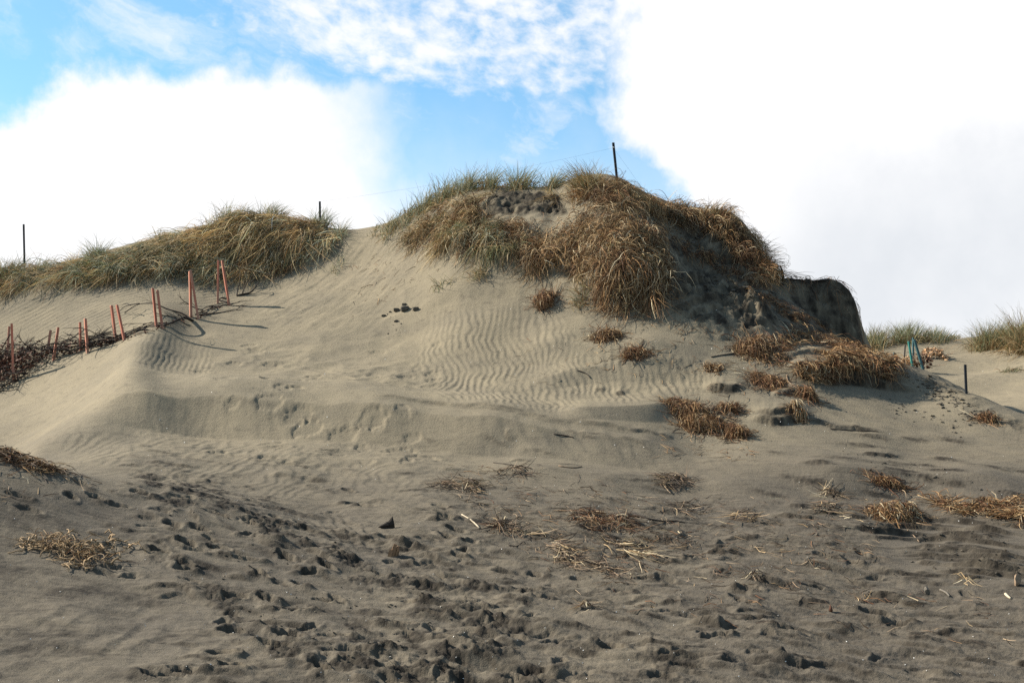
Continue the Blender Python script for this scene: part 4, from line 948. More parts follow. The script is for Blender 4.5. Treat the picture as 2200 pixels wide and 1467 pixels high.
for i in range(3): PC.prism([(-.026, -.02), (.026, -.02), (.030, .012), (0, .03), (-.030, .012)], pts[i], pts[i + 1], .1, 0)
post_root = PC.build('fence_post', M_POST, None, g, label='tall dark slightly bent post on the summit of the main dune', category='post')
ib = MB(); ib.tube([at(1315.6, 317, g[1] - .02), at(1320, 317, g[1] - .02)], .012, .012, 6)
o = ib.build('insulator', M_SHELL, None, g); o.parent = post_root; o.location = (0, 0, 0)
post(2073,783,2075.5,846,.060,'dark metal post standing alone in front of the far right dune')
# fine wires strung from the summit post
wm = MB(); p0 = at(1317.5, 318, g[1]); p1 = np.array(ptop_b)
wm.tube([p0 + (p1 - p0) * t + np.array([0, 0, -.10 * 4 * t * (1 - t)]) for t in np.linspace(0, 1, 14)], .0012, .0012, 4)
wm.build('fence_wire', M_POST, None, p0, label='thin slack wire running from the summit post to the short ridge post', category='wire')
wm = MB(); p1 = ground(1398, 428) + np.array([0, 0, -.02])
wm.tube([p0 + (p1 - p0) * t for t in np.linspace(0, 1, 5)], .0012, .0012, 4)
wm.build('fence_wire', M_POST, None, p0, label='thin guy wire slanting down to the right of the summit post', category='wire')

# ------------------------------------------------------------------ stakes of the far right dune
yb = ground(1985, 795)[1]
if yb < 33: yb = 38.0
def batten(tu, tv, bu, bv, y, w, mat, label):
    b_ = at(bu, bv, y); t_ = at(tu, tv, y); gz = zat(b_[0], b_[1]); d = b_ - t_; b_ = b_ + d / np.linalg.norm(d) * max(.3, (b_[2] - gz) + .3)
    m = MB(); m.prism([(-w, -w * .7), (w, -w * .7), (w, w * .7), (-w, w * .7)], b_, t_, .4, .012)
    m.build('painted_batten', mat, None, b_, label=label, category='stake', group='stakes by the tan brush on the far right')
batten(1952,733,1961,792,42.0,.028,M_TEAL,'teal stake leaning left, foremost of the right hand cluster')
batten(1961.5,725,1962,768,43.0,.026,M_BLUE,'dark upright stake behind the two leaning teal stakes')
batten(1964,729,1982,790,42.2,.034,M_BLUE,'blue-green slanting stake leaning over the brown brush')
batten(1944,741,1942,780,43.0,.026,M_GREYWOOD,'weathered grey stake left of the teal stakes')
batten(1921,757,1922,774,40.0,.026,M_BLUE,'short dark stub at the spur edge left of the grey stake')
batten(1923,759,1929,778,40.0,.024,M_BLUE,'short leaning stub beside the other dark stub at the spur edge')
def brush_heap(us, vs, n, size, label, mat, y=None):
    u = R.uniform(us[0], us[1], n); v = R.uniform(vs[0], vs[1], n)
    k = ((u - np.mean(us)) / (us[1] - us[0]) * 2) ** 2 + ((v - np.mean(vs)) / (vs[1] - vs[0]) * 2) ** 2 < 1
    u, v = u[k], v[k]; yy = ground(np.mean(us), vs[1])[1] if y is None else y
    root = thing('brush_heap', (*(at(np.mean(us), vs[1], yy)),), label, 'brush heap', 'brush heaps on the far right dune'); loc = np.array(root.location)
    m = MB()
    for a, b in zip(u, v):
        p = at(a, b, yy + R.uniform(-.15, .25)); p[2] = max(p[2], zat(p[0], p[1]) + .02); r = size * R.uniform(.6, 1.2)
        q = R.normal(size=(9, 3)); q /= np.linalg.norm(q, axis=1, keepdims=True); m.hull([p + qq * r * np.array([1, .8, .8]) for qq in q])
    o = m.build('brush_end', mat, None, None); o.parent = root; o.location = -root.location; o['kind'] = 'stuff'
    s_ = MB()
    for _ in range(30):
        p = at(R.uniform(*us), R.uniform(*vs), yy); d = R.normal(size=3) * .25; d[2] = abs(d[2]) * .4
        s_.tube([p, p + d * .5 + R.normal(size=3) * .02, p + d], .010, .005, 4)
    o = s_.build('twig', M_DRIFT, None, None); o.parent = root; o.location = -root.location; o['kind'] = 'stuff'
brush_heap((1980,2028),(748,768),70,.075,'pale tan heap of cut brush ends on the far dune slope',M_TAN, ground(2004,770)[1])
brush_heap((2022,2036),(762,774),12,.06,'small pale tan tuft of brush ends at the right end of the tan heap',M_TAN, ground(2030,774)[1])
brush_heap((1936,1966),(766,786),30,.06,'pale tan brush ends around the foot of the grey and teal stakes',M_TAN, 42.6)
brush_heap((1950,2004),(760,795),110,.055,'dark brown brush heap under the leaning teal stakes',M_LEAF, 42.6)

# ------------------------------------------------------------------ driftwood branches and brush along the stakes
def px_path(pp, lift=0.0, ends=None):
    """photo points -> curve standing over the ground line that joins its two ends"""
    ga, gb = ground(*(ends[0] if ends else pp[0])), ground(*(ends[1] if ends else pp[-1])); n = len(pp)
    return [at(u, v, ga[1] + (gb[1] - ga[1]) * i / (n - 1)) + np.array([0, 0, lift]) for i, (u, v) in enumerate(pp)]
def smooth_path(p, k=4):
    p = np.array(p, float); n = len(p); t = np.linspace(0, n - 1, (n - 1) * k + 1); o = []
    for tt in t:
        i = min(int(tt), n - 2); f = tt - i; a, b, c, d = p[max(i - 1, 0)], p[i], p[i + 1], p[min(i + 2, n - 1)]
        o.append(.5 * (2 * b + (c - a) * f + (2 * a - 5 * b + 4 * c - d) * f * f + (3 * b - a - 3 * c + d) * f ** 3))
    return o
def branch_thing(label, main, r, twigs=(), group='driftwood branches along the stakes', mat=M_BARK, ends=None, name='driftwood_branch'):
    p = smooth_path(px_path(main, 0, ends)); root = thing(name, tuple(p[-1]), label, 'branch', group)
    def add(nm, pts, a, b):
        m = MB(); m.tube(pts, a, b, 7); o = m.build(nm, mat, None, None, smooth=True); o.parent = root; o.location = -root.location
    add('limb', p, r * .35, r)
    for tw in twigs:
        add('twig', smooth_path(px_path(tw, 0, (main[-1], main[-1]) if ends is None else ends)), r * .22, r * .5)
    return root
branch_thing('long bare branch arching between the fourth and fifth pairs of pink stakes', [(300,653),(330,652),(360,664),(390,673),(408,684),(413,690)], .026,
             [[(258,667),(266,660),(276,656),(300,652)],[(262,655),(272,652),(280,656)],[(300,653),(285,660),(268,672)],[(360,664),(345,675),(330,690)]], ends=((300,668),(413,690)))
branch_thing('thick dark fallen branch lying below the fifth pair of pink stakes', [(318,709),(345,702),(372,692),(392,683),(402,684),(414,689)], .034,
             [[(304,712),(325,700),(345,690)],[(392,683),(385,676),(380,680)]])
branch_thing('thin dark branch trailing downhill from the fourth pair of pink stakes', [(214,745),(240,732),(262,724),(285,712),(305,708),(318,709)], .022,
             [[(232,735),(250,722),(270,716)],[(285,712),(300,704),(316,702)]])
branch_thing('thin bent branch between the sixth and seventh pairs of pink stakes', [(428,678),(435,665),(445,659),(457,657),(466,660)], .014, [])
branch_thing('forked dead branch on the sand right of the highest pink stakes', [(556,606),(548,618),(538,628),(524,632),(508,636)], .030,
             [[(516,586),(515,604),(511,620),(509,634)],[(545,590),(533,603),(527,614),(521,630)],[(552,603),(545,600),(541,606)]], ends=((560,628),(508,637)))
branch_thing('short dark log at the foot of the highest pink stakes', [(470,645),(480,648),(490,652)], .045, [[(470,645),(476,640),(486,642)]])
branch_thing('slim branch leaning on the far left pink stakes', [(-12,775),(0,758),(10,738),(22,718)], .014, ends=((-12,800),(29,815)))
branch_thing('thin bare twigs trailing between the fifth and seventh pairs of pink stakes', [(400,684),(425,682),(445,672),(462,662)], .012, [[(425,682),(436,676),(448,676)]])
# brush fence remains
def brush_pile(label, poly, n, lean, leaves, seed, rise=.35):
    u, v = sample_poly(poly, n); c = ground(np.mean([p[0] for p in poly]), max(p[1] for p in poly) - 4)
    root = thing('brush_pile', tuple(c), label, 'brush pile', 'brush piles along the stakes')
    for i in range(n):
        p = ground(u[i], v[i]); L = R.uniform(.5, 1.3); d = np.array([math.cos(lean), math.sin(lean) * .8, 0]) * (1 if R.random() < .6 else -1) + R.normal(0, .25, 3); d[2] = R.uniform(-.02, .25)
        d /= np.linalg.norm(d); q = [p + np.array([0, 0, R.uniform(.0, rise)])]
        for k in range(6):
            d = d + R.normal(0, .16, 3) + np.array([0, 0, -.05]); d /= np.linalg.norm(d); nx = q[-1] + d * L / 6; nx[2] = max(nx[2], zat(nx[0], nx[1]) + .01); q.append(nx)
        m = MB(); r = R.uniform(.006, .017); m.tube(q, r, r * .3, 5)
        for _ in range(5):
            j = R.integers(1, 6); e = d + R.normal(0, .8, 3); e /= np.linalg.norm(e); m.tube([q[j], q[j] + e * .12 + R.normal(0, .02, 3), q[j] + e * R.uniform(.18, .32)], r * .5, r * .2, 4)
        o = m.build('branch', M_BARK, None, None, smooth=True); o.parent = root; o.location = -root.location
    lm = MB(); u, v = sample_poly(poly, leaves)
    for a, b in zip(u, v):
        p = ground(a, b) + np.array([0, 0, R.uniform(.01, rise)]); e = R.normal(size=(2, 3)); e /= np.linalg.norm(e, axis=1, keepdims=True); s = R.uniform(.015, .04)
        b0 = len(lm.v); lm.v += [mathutils.Vector(p - e[0] * s * 1.6), mathutils.Vector(p + e[1] * s * .7), mathutils.Vector(p + e[0] * s * 1.6), mathutils.Vector(p - e[1] * s * .7)]; lm.f.append((b0, b0 + 1, b0 + 2, b0 + 3))
    o = lm.build('leaf_litter', M_LEAF, None, None); o.parent = root; o.location = -root.location; o['kind'] = 'stuff'
brush_pile('big dark tangle of dead brush with rust leaves at the far left stakes', [(-60,780),(0,765),(60,760),(112,768),(100,785),(50,815),(0,842),(-60,860)], 62, .35, 1500, 1, .36)
brush_pile('dark brush and bent root between the shortest stakes and the close parallel pair', [(95,772),(130,756),(150,748),(172,742),(190,750),(170,762),(130,768)], 18, .35, 160, 2, .22)
brush_pile('loose spray of twigs between the close parallel pair and the fourth pair of stakes', [(190,748),(230,730),(262,722),(260,732),(215,748)], 13, .45, 90, 3, .10)

brush_pile('thin line of dark brush along the bases of the three highest stake pairs', [(262,728),(330,704),(400,684),(470,655),(474,663),(412,694),(330,714),(262,738)], 14, .38, 60, 4, .05)
# ------------------------------------------------------------------ torn-off clumps of dead grass and roots on the sand
def clump(u, v, wpx, hpx, n, mixes, label, H=.18, W=.013, L=(.2, .5), rot=0.0, turn=.5, S=7, name='dead_grass_clump', cat='dead grass clump', group='dead grass clumps lying on the sand slope', arc=.06, th=None, loose=.35, mat=None, poly=None, endup=.05):
    x0, y0, z0 = ground(u, v)
    if poly is None:
        r = np.sqrt(R.random(n)); t = R.uniform(0, 6.283, n); k = R.random(n) < loose; r = np.where(k, r * 1.25, r * .8)
        du, dv = r * np.cos(t) * wpx / 2, r * np.sin(t) * hpx / 2; c, s = math.cos(rot), math.sin(rot)
        uu, vv = u + du * c - dv * s, v + du * s + dv * c
    else: uu, vv = sample_poly(poly, n, 20, 5, -.15)
    x, y, z = hit(uu, vv); k = np.abs(y - y0) < 2.5; x, y = x[k], y[k]; n = len(x)
    rx = wpx / 2 * y0 / F; ry = max(np.std(y) * 2, .1)
    ca, sa = math.cos(rot), math.sin(rot)
    hf = (lambda a, b: H * np.clip(1 - ((a - x0) / rx) ** 2 - ((b - y0) / ry) ** 2, 0, 1) * R.uniform(.1, 1.0, len(a)) ** .8) if poly is None else (lambda a, b: H * np.clip(.4 + fbm(a * 2.5, b * 2.5, 2, 3), 0, 1) * R.uniform(.1, 1, len(a)))
    hk = R.uniform(.1, 1, n)
    base_h = (lambda a, b: H * np.clip(1 - ((a - x0) / rx) ** 2 - ((b - y0) / ry) ** 2, 0, 1) * hk) if poly is None else (lambda a, b: H * np.clip(.5 + fbm(a * 2.5, b * 2.5, 2, 3), 0, 1) * hk)
    ang = R.uniform(0, 6.28, n) if th is None else th + R.normal(0, .5, n)
    if poly is None and name == 'dead_grass_clump':
        p = []; H = H * .72; ryy = min(ry, rx * .9); ns = 3 if wpx > 48 else 2
        for q in range(ns):
            ox, oy = R.uniform(-.55, .55) * rx, R.uniform(-.5, .5) * ryy; m = n // ns; sc = R.uniform(.5, .75); rr_ = np.sqrt(R.random(m)); tt = R.uniform(0, 6.283, m)
            p.append(nest(x0 + ox + rr_ * np.cos(tt) * rx * sc, y0 + oy + rr_ * np.sin(tt) * ryy * sc, H * R.uniform(.7, 1.15), rx * sc, ryy * sc, 0.0, (L[0] * 1.2, L[1] * 1.5), W * .78, mixes, S + 2, .27, th, loose * .9, .45))
        m = max(10, n // 6); tt = R.uniform(0, 6.283, m); ro = R.uniform(.5, 1.1, m)
        p.append(lying(x0 + ro * np.cos(tt) * rx, y0 + ro * np.sin(tt) * ryy, tt + R.normal(0, .7, m), R.uniform(.12, .38, m), W * .75, {'twig': 2, 'red': 1, 'bone': .4}, .006, .03, .3, 6, None, .05))
    else: p = [lying(x, y, ang, R.uniform(*L, n), W, mixes, .01, arc, turn, S, base_h, endup)]
    return veg(name, p, mat or STRAW, (x0, y0, z0), label=label, category=cat, group=group)
BR = {'brown': 3, 'red': 2, 'bone': .4, 'twig': .6}; RD = {'red': 4, 'brown': 2, 'bone': .2}
clump(1180,652,52,42,340,RD,'rust-red rooty clump left of the hanging grass foot', .34, th=None)
clump(1306,722,62,56,330,BR,'loose brown clump on the slope under the hanging grass', .16)
clump(1370,760,50,26,260,RD,'small round reddish clump just downhill of the loose brown one', .16)
clump(1624,752,84,44,520,BR,'thick brown clump at the left end of the right-hand knoll', .26)
clump(1645,775,100,22,240,BR,'low strip of brown stems trailing from the thick clump on the knoll', .08, rot=.35)
clump(1770,770,200,60,1900,{'brown': 3, 'red': 1.5, 'bone': .6},'large curved mat of brown stems draped over the right-hand knoll', .2, L=(.3, .7), poly=[(1690,795),(1750,788),(1790,758),(1810,742),(1880,752),(1925,782),(1910,798),(1860,780),(1820,778),(1780,798),(1720,805)], th=DOWN, turn=.4, arc=.1)
clump(1700,745,160,40,420,{'red': 2, 'brown': 2, 'bone': .5},'thin scatter of stems over the top of the right-hand knoll', .06, poly=[(1640,740),(1720,715),(1800,725),(1860,745),(1800,750),(1730,735),(1680,760)])
clump(1905,790,50,36,300,{'brown': 3, 'twig': 1, 'bone': .4},'drooping brown clump at the right end of the knoll above its dark undercut', .26, th=DOWN)
clump(1650,828,92,30,420,RD,'long low reddish clump between the knoll and the sand block', .10, rot=.25)
clump(1726,852,44,34,340,RD,'round reddish clump at the low end of the long bent stem', .22)
clump(1488,880,90,50,520,BR,'upper part of the largest loose clump, thin with bare stems', .16, rot=.2)
clump(1520,912,100,60,900,BR,'largest brown tangled clump in the middle right of the slope', .30, rot=.3)
clump(1578,936,50,40,460,RD,'dense round reddish clump at the lower right of the largest clump', .26)
clump(1562,880,40,40,260,RD,'dark reddish clump at the upper right of the largest clump', .16)
clump(1712,890,34,62,420,{'bone': 1.4, 'brown': 3},'straw-brown strands hanging off the right side of the sand block', .16, th=DOWN, rot=.2)
clump(1540,792,40,10,130,BR,'small flat brown clump on the rippled sand left of the long reddish clump', .07)
clump(2115,904,42,20,260,RD,'single small dark red clump near the right edge of the slope', .14)
clump(1918,1104,112,46,900,{'brown': 3, 'bone': .9, 'red': 1},'bushy brown clump above the layered sand ledges', .24, rot=.15, th=DOWN)
clump(2110,1098,200,36,900,{'brown': 3, 'bone': .8, 'red': 1},'long rope of brown stems along the top of the right edge ledges', .14, rot=.22, poly=[(2000,1078),(2040,1080),(2075,1098),(2120,1085),(2165,1085),(2230,1105),(2230,1130),(2160,1118),(2110,1106),(2060,1108)])
clump(1905,1042,80,16,260,{'red': 3, 'brown': 2},'flat reddish clump on the bare slope above the bushy brown clump', .08, rot=.2)
G5 = 'heaps of dry stems on the lower sand'
def sticks(u, v, wpx, hpx, n, label, mixes={'twig': 3, 'bone': .5}, L=(.15, .45), W=.011, rot=0.1, H=.07, ang=None):
    mixes = {k: (x * .4 if k == 'bone' else x) for k, x in mixes.items()}; W = min(W, .011)
    return clump(u, v, wpx, hpx, n, mixes, label, H, W, L, rot, .12, 4, 'dry_stem_heap', 'stem heap', G5, .02, ang, .5, endup=.08)
sticks(1447,1036,84,24,150,'flat heap of crossed grey-brown stems on the smooth slope',rot=-.05)
sticks(1010,1048,40,24,110,'bushy small heap of twigs with upright tips above the pale stick',{'twig': 3, 'bone': 1.5},H=.14)
sticks(958,1046,56,16,70,'low dark scatter of twigs joined to the left of the bushy small heap')
sticks(1104,1014,70,12,50,'row of thin dark sticks on the slope edge near the middle',{'twig': 3})
sticks(1270,1118,70,34,180,'reddish heap of fine twigs at the head of the stem patch',{'red': 2, 'twig': 3, 'bone': .6},rot=.5)
sticks(1330,1128,70,24,120,'reddish brown fan of twigs right of the fine twig heap',{'red': 2, 'twig': 2, 'bone': .8},rot=.4)
sticks(1075,1132,30,18,80,'small round twig nest right of the pale stick',{'red': 1, 'twig': 3, 'bone': 1},H=.1)
sticks(1112,1145,50,10,34,'short trail of twigs running right from the twig nest')
sticks(1205,1190,70,44,150,'dark heap of bent stems left of the long pale reeds',{'twig': 3, 'bone': 1.2},rot=.6,ang=-.9)
sticks(1355,1180,60,36,46,'bundle of long pale reeds fanned downhill',{'bone': 3, 'twig': 1},(.35,.65),.02,.6,.07,-.85)
sticks(1310,1168,60,20,26,'thin pale reeds above the fanned bundle',{'bone': 2, 'twig': 1},(.3,.5),.014,.5,.05,-.7)
sticks(1300,1225,60,18,70,'dark flat twigs below the fanned pale reeds',{'twig': 3},rot=.5)
sticks(1785,1064,40,16,60,'small crooked twig cluster on the smooth right slope',{'twig': 2, 'bone': 1},H=.1)
sticks(1775,1092,50,20,60,'pale crooked stems left of the bushy brown clump',{'bone': 1.5, 'twig': 2},H=.08)
sticks(1600,1110,60,20,56,'pale short stems on the trodden sand in the middle right',{'bone': 1, 'twig': 2})
sticks(1470,1095,70,18,60,'scatter of brown stems under the flat crossed heap',{'twig': 3, 'bone': .6})
sticks(1258,1306,26,12,34,'tiny pale twig sprig on the foreground sand',{'bone': 1.5, 'twig': 2},(.1,.25),.01,.1,.08)
sticks(1620,1240,30,14,30,'tiny twig sprig on the trodden right foreground',{'bone': 1, 'twig': 2},(.1,.25),.01,.1,.08)
sticks(1845,1282,34,18,26,'small pale sprig on the right foreground sand',{'bone': 1.5, 'twig': 2},(.1,.28),.01,.1,.1)
sticks(2075,1252,16,18,16,'single pale upright sprig below the ledges',{'bone': 1},(.15,.25),.01,.1,.1)
# scattered litter of twigs
parts = []
for poly, n in [([(940,1000),(1180,1000),(1440,1080),(1500,1180),(1340,1260),(1150,1200),(960,1060)], 800), ([(1440,1070),(1860,1070),(1900,1200),(1640,1280),(1400,1180)], 420), ([(1150,1180),(1500,1150),(1900,1240),(2200,1300),(2200,1400),(1500,1330),(1180,1280)], 260), ([(0,1000),(200,1010),(250,1060),(0,1080)], 60), ([(1040,730),(1340,720),(1340,860),(1080,850)], 50)]:
    u, v = sample_poly(poly, n, 60, 81, -.05); x, y, z = hit(u, v)
    parts.append(lying(x, y, R.normal(-.5, .8, n) + math.pi * (R.random(n) < .5), R.uniform(.05, .26, n), .008, {'twig': 4, 'bone': .35, 'red': 1}, .008, .012, .15, 3, None, .04))
veg('twig_litter', parts, STRAW, kind='stuff', label='fine dry twig litter on the trodden sand')
# dark grass edge at the left end of the near mound
clump(12,978,70,22,240,{'twig': 4, 'brown': 1, 'red': 1},'dark rooty tangle on top of the near mound at the left edge', .05, rot=.5, name='root_tangle', cat='root tangle', group=None or 'root tangles on the near mound')
clump(70,1004,110,12,220,{'twig': 3, 'brown': 2},'thin dark litter along the crest of the near mound', .04, rot=.2, name='root_tangle', cat='root tangle', group='root tangles on the near mound')

# ------------------------------------------------------------------ pale gnarled roots in the left foreground
rc = ground(165, 1200); root = thing('gnarled_roots', tuple(rc), 'pale gnarled marram roots sprawling on the near mound in the left foreground', 'roots')
def gnarl(u, v, L, th, r, wob=.55):
    p = ground(u, v) + np.array([0, 0, .01]); q = [p]; S = max(4, int(L / .05)); h = R.uniform(.02, .09)
    for i in range(S):
        th += R.normal(0, wob); n_ = q[-1] + np.array([math.cos(th), math.sin(th), 0]) * L / S; n_[2] = zat(n_[0], n_[1]) + .01 + h * math.sin(math.pi * (i + 1) / S) * R.uniform(.5, 1.2); q.append(n_)
    m = MB(); m.tube(q, r, r * .55, 6)
    for _ in range(2):
        j = R.integers(1, len(q) - 1); e = np.array([math.cos(th + R.normal(0, 1.2)), math.sin(th + R.normal(0, 1.2)), R.uniform(0, .5)]); m.tube([q[j], q[j] + e * .05, q[j] + e * .1 + R.normal(0, .015, 3)], r * .7, r * .4, 5)
    o = m.build('root', M_ROOT, None, None, smooth=True); o.parent = root; o.location = -root.location
for k in range(64):
    t = R.random()
    if t < .45: u, v = R.uniform(45, 160), 1160 + (R.uniform(0, 1)) * 26 + R.normal(0, 6)
    elif t < .8: u, v = R.uniform(130, 260), R.uniform(1170, 1225)
    elif t < .92: u, v = R.uniform(185, 310), R.uniform(1140, 1180)
    else: u, v = R.uniform(140, 240), R.uniform(1210, 1250)
    gnarl(u, v, R.uniform(.18, .42), R.uniform(0, 6.28), R.uniform(.006, .012))
clump(165,1190,210,40,150,{'brown': 3, 'twig': 2, 'bone': .6},'brown fibrous mat lying among the pale gnarled roots', .06, .008, (.1, .3), .25, name='root_tangle', cat='root tangle', group='root tangles on the near mound')

# ------------------------------------------------------------------ loose sticks, wood and snags
def stick(pp, r0, r1, label, mat=M_DRIFT, lift=.01, name='stick', cat='stick', group='single sticks on the sand'):
    p = [ground(*q) + np.array([0, 0, lift]) for q in pp]; m = MB(); m.tube(smooth_path(p, 3), r0, r1, 7)
    return m.build(name, mat, None, p[0], smooth=True, label=label, category=cat, group=group)
stick([(992,1108),(1012,1122),(1030,1136)], .009, .011, 'straight bleached stick lying on smooth sand left of the twig nest', M_PALE)
stick([(1362,1108),(1395,1117),(1424,1124)], .018, .010, 'dark straight stick lying at the right of the stem patch', M_BARK)
stick([(1424,1124),(1445,1123),(1472,1125)], .010, .006, 'thin dark twig continuing right from the dark straight stick', M_BARK)
stick([(1093,1172),(1110,1175),(1125,1166),(1140,1160)], .007, .004, 'thin bent twig below the twig nest', M_BARK)
stick([(1280,1208),(1305,1225),(1330,1240)], .009, .012, 'thin stick with a pale lower end below the fanned reeds', M_DRIFT)
stick([(1528,768),(1560,764),(1582,761)], .012, .016, 'thin crooked stick reaching left from the thick clump on the knoll', M_BARK)
stick([(1690,808),(1694,822),(1712,835),(1726,848)], .010, .012, 'long bent pale stem hanging from the knoll down to the round reddish clump', M_DRIFT)
stick([(1785,923),(1830,926),(1886,928)], .012, .006, 'long thin dark root lying right of the sand block', M_BARK)
stick([(1190,935),(1220,938),(1232,942)], .012, .010, 'short dark stick on the terrace edge in the middle', M_BARK)
stick([(1200,1002),(1230,1006),(1250,1004)], .010, .008, 'short pale brown stick on the smooth slope below the terrace', M_DRIFT)
stick([(1240,798),(1260,806),(1268,814)], .010, .008, 'small forked dark twig on the wind ripples', M_BARK)
stick([(1795,1064),(1788,1070),(1798,1075)], .010, .008, 'hooked dark twig on the smooth right slope', M_BARK)
stick([(1950,1145),(1962,1152),(1975,1165)], .010, .007, 'slanting brown stem hanging over the layered ledges', M_DRIFT)
stick([(2020,1268),(2032,1276),(2040,1282)], .014, .010, 'short grey stick in the right foreground', M_GREYWOOD)
stick([(2160,1280),(2166,1284),(2172,1287)], .016, .012, 'stubby pale stick near the right edge of the foreground', M_PALE)
stick([(1060,995),(1130,1006),(1142,1008)], .010, .006, 'long dark twig on the slope edge below the soft footprints', M_BARK)
def snag(tu, tv, bu, bv, r, label, extra=()):
    g = ground(bu, bv); top = at(tu, tv, g[1]); mid = (g + top) / 2 + np.array([.02, 0, 0])
    m = MB(); m.tube([g - np.array([0, 0, .15]), g, mid, top], r * 1.2, r * .35, 7)
    for (eu, ev) in extra: m.tube([mid, at(eu, ev, g[1])], r * .6, r * .25, 5)
    m.build('driftwood_snag', M_BARK, None, g, smooth=True, label=label, category='snag', group='dead wood snags on the cliff edge')
snag(1676,570,1683,596,.040,'taller dark dead stump sticking up right of the shoulder thatch',[(1672,578),(1668,580)])
snag(1700,592,1697,602,.020,'tiny twig stub just right of the taller dead stump')
snag(1776,600,1781,610,.020,'short dark root stub on the top of the dark cliff')
snag(1808,613,1810,618,.014,'smallest root stub at the outer corner of the dark cliff')
for i, (a, b) in enumerate([((1660,588),(1698,604)), ((1698,604),(1730,608)), ((1730,612),(1775,609))]):
    stick([a, ((a[0] + b[0]) / 2, (a[1] + b[1]) / 2 - 2), b], .030 - .008 * i, .016, ['thick dark root along the sand shelf at the dead stump','thin dark root along the middle of the sand shelf','thin root at the outer end of the sand shelf by the cliff'][i], M_BARK, .02, 'root', 'root', 'roots on the sand shelf')
# split wood chunk
g = ground(843, 1194); root = thing('wood_chunk', tuple(g), 'upright splintered chunk of orange-brown wood in the foreground sand', 'wood chunk')
for k, (du, tu, tv, w_) in enumerate([(-9, -2, -14, .030), (-4, 6, -26, .034), (2, 13, -22, .030), (6, 14, -12, .024), (-2, 3, -19, .026)]):
    p = at(843 + du, 1195, g[1] + (k - 2) * .025); t = at(843 + tu, 1194 + tv, g[1] + (k - 2) * .03); m = MB()
    m.prism([(-w_, -w_ * .35), (w_ * .6, -w_ * .6), (w_, w_ * .3), (-w_ * .4, w_ * .5)], p - np.array([0, 0, .08]), t, .2 + k * .5, .05)
    o = m.build('splinter', M_SPLINT, None, None); o.parent = root; o.location = -root.location
# dark scrap
g = ground(838, 1134); m = MB(); pts = [(-.06,.0,-.02),(.07,.0,-.02),(.05,.03,.0),(-.02,.05,.0),(.02,-.02,.10),(.035,.0,.16),(-.01,.02,.09),(-.10,-.02,.0),(.06,-.03,.06)]
m.hull([g + np.array(p) for p in pts]); m.hull([g + np.array(p) * np.array([.9, 1, .5]) + np.array([-.07, -.01, .01]) for p in pts])
m.build('dark_scrap', M_BARK, None, g, label='dark crumpled scrap sticking up from the sand beyond the wood chunk', category='scrap')
for (u, v, s, lb) in [(1992,1276,.055,'small grey pine cone shaped lump in the right foreground'), (2187,1256,.075,'brown fibrous lump at the right edge below the ledges'), (1785,1314,.045,'dark reddish scrap standing in the right foreground footprints')]:
    g = ground(u, v); m = MB(); q = R.normal(size=(22, 3)); q /= np.linalg.norm(q, axis=1, keepdims=True); m.hull([g + np.array([0, 0, s * .7]) + a * s * np.array([.7, .7, 1.2]) * R.uniform(.8, 1.1) for a in q])
    m.build('debris_lump', M_DRIFT if s > .06 else (M_GREYWOOD if s > .05 else M_LEAF), None, g, label=lb, category='debris', group='lumps of debris in the right foreground')

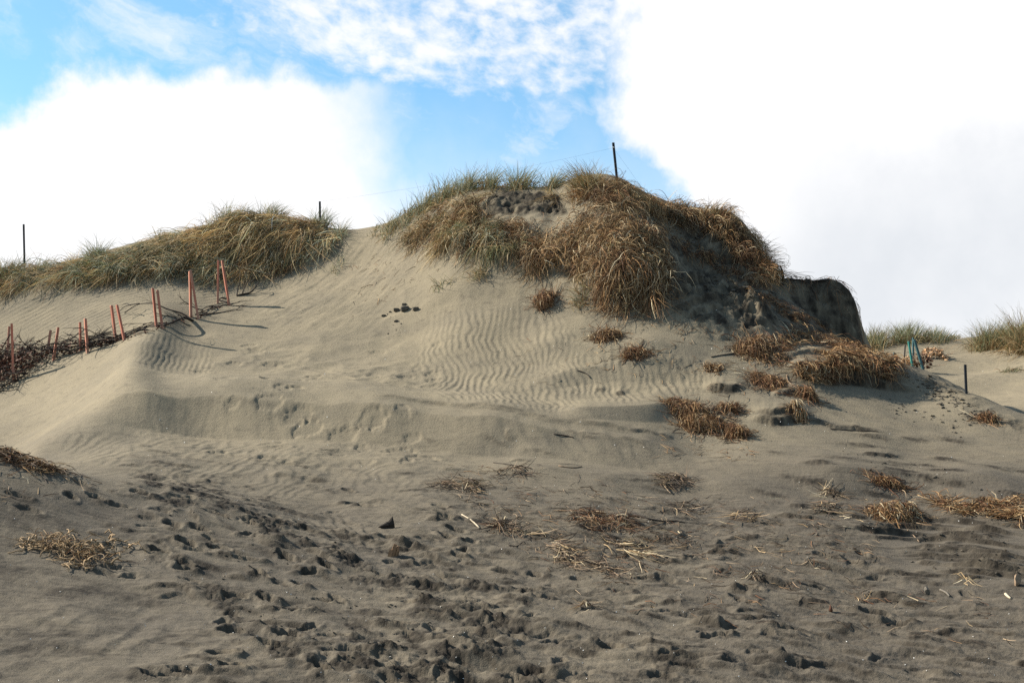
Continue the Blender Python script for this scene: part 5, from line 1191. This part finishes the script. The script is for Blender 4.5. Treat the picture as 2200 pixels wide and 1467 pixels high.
# ------------------------------------------------------------------ clods of damp sand
def clod_mesh(seed, s):
    rr_ = np.random.default_rng(seed); q = rr_.normal(size=(26, 3)); q /= np.linalg.norm(q, axis=1, keepdims=True)
    q *= rr_.uniform(.75, 1.1, (26, 1)); q = np.clip(q, -.62, .62) * np.array([1.15, .8, .7]); return q * s
for (u, v, s, lb) in [(870,666,.14,'biggest dark sand clod of the fallen cluster under the brow'), (893,666,.10,'flat dark clod touching the right side of the biggest clod'), (852,668,.09,'flat dark clod touching the left side of the biggest clod'), (868,656,.07,'small dark clod resting above the biggest clod'), (824,681,.065,'lone small clod lying left of the fallen cluster'), (851,692,.06,'small clod lying downhill below the fallen cluster'), (838,672,.04,'tiny clod between the cluster and the lone left clod')]:
    g = ground(u, v); m = MB(); m.hull([g + np.array([0, 0, s * .25]) + a for a in clod_mesh(int(u), s)])
    m.build('sand_clod', M_CLOD, None, g, label=lb, category='sand clod', group='dark sand clods fallen under the brow')
def rubble(name, label, specs):
    m = MB()
    for poly, n, s0, s1 in specs:
        u, v = sample_poly(poly, n, 30, 91, -.05); x, y, z = hit(u, v)
        for a, b, c in zip(x, y, z):
            s = R.uniform(s0, s1) * R.random() ** .6
            q = R.normal(size=(8, 3)); q /= np.linalg.norm(q, axis=1, keepdims=True); m.hull([np.array([a, b, c + s * .2]) + w_ * s * np.array([1.1, .9, .6]) for w_ in q])
    m.build(name, M_CLOD, None, None, kind='stuff', label=label)
rubble('sand_rubble', 'dark crumbled sand clods down the spur and around broken edges', [
    ([(1400,478),(1480,500),(1620,600),(1740,680),(1700,690),(1560,610),(1420,500)], 150, .02, .07),
    ([(1930,800),(2000,805),(2060,850),(2130,890),(2080,920),(2000,860)], 170, .02, .07),
    ([(1890,850),(2060,900),(2080,950),(1900,900)], 60, .015, .05),
    ([(820,670),(880,690),(850,730),(830,720)], 26, .01, .03),
    ([(1800,960),(2100,1020),(2150,1060),(1820,1010)], 60, .015, .04),
    ([(1500,590),(1640,620),(1650,650),(1520,640)], 60, .02, .06),
    ([(640,600),(760,610),(740,660),(560,690)], 60, .008, .018),
    ([(300,1040),(600,1110),(900,1240),(1000,1330),(820,1440),(500,1380),(440,1200)], 240, .008, .025),
    ([(1700,1100),(2200,1150),(2200,1240),(1850,1240)], 110, .01, .035)])
# tiny shells scattered on the sand
m = MB()
u = np.r_[R.uniform(-50, 2250, 300), R.uniform(300, 2200, 200)]; v = np.r_[R.uniform(1000, 1467, 300), R.uniform(650, 1050, 200)]
x, y, z = hit(u, v)
for a, b, c in zip(x, y, z):
    s = R.uniform(.003, .008) * (1 if b < 24 else 1.5); q = R.normal(size=(6, 3)); q /= np.linalg.norm(q, axis=1, keepdims=True); m.hull([np.array([a, b, c + s * .4]) + w_ * s for w_ in q])
m.build('shell_fragments', M_SHELL, None, None, kind='stuff', label='tiny white shell fragments scattered over the sand')
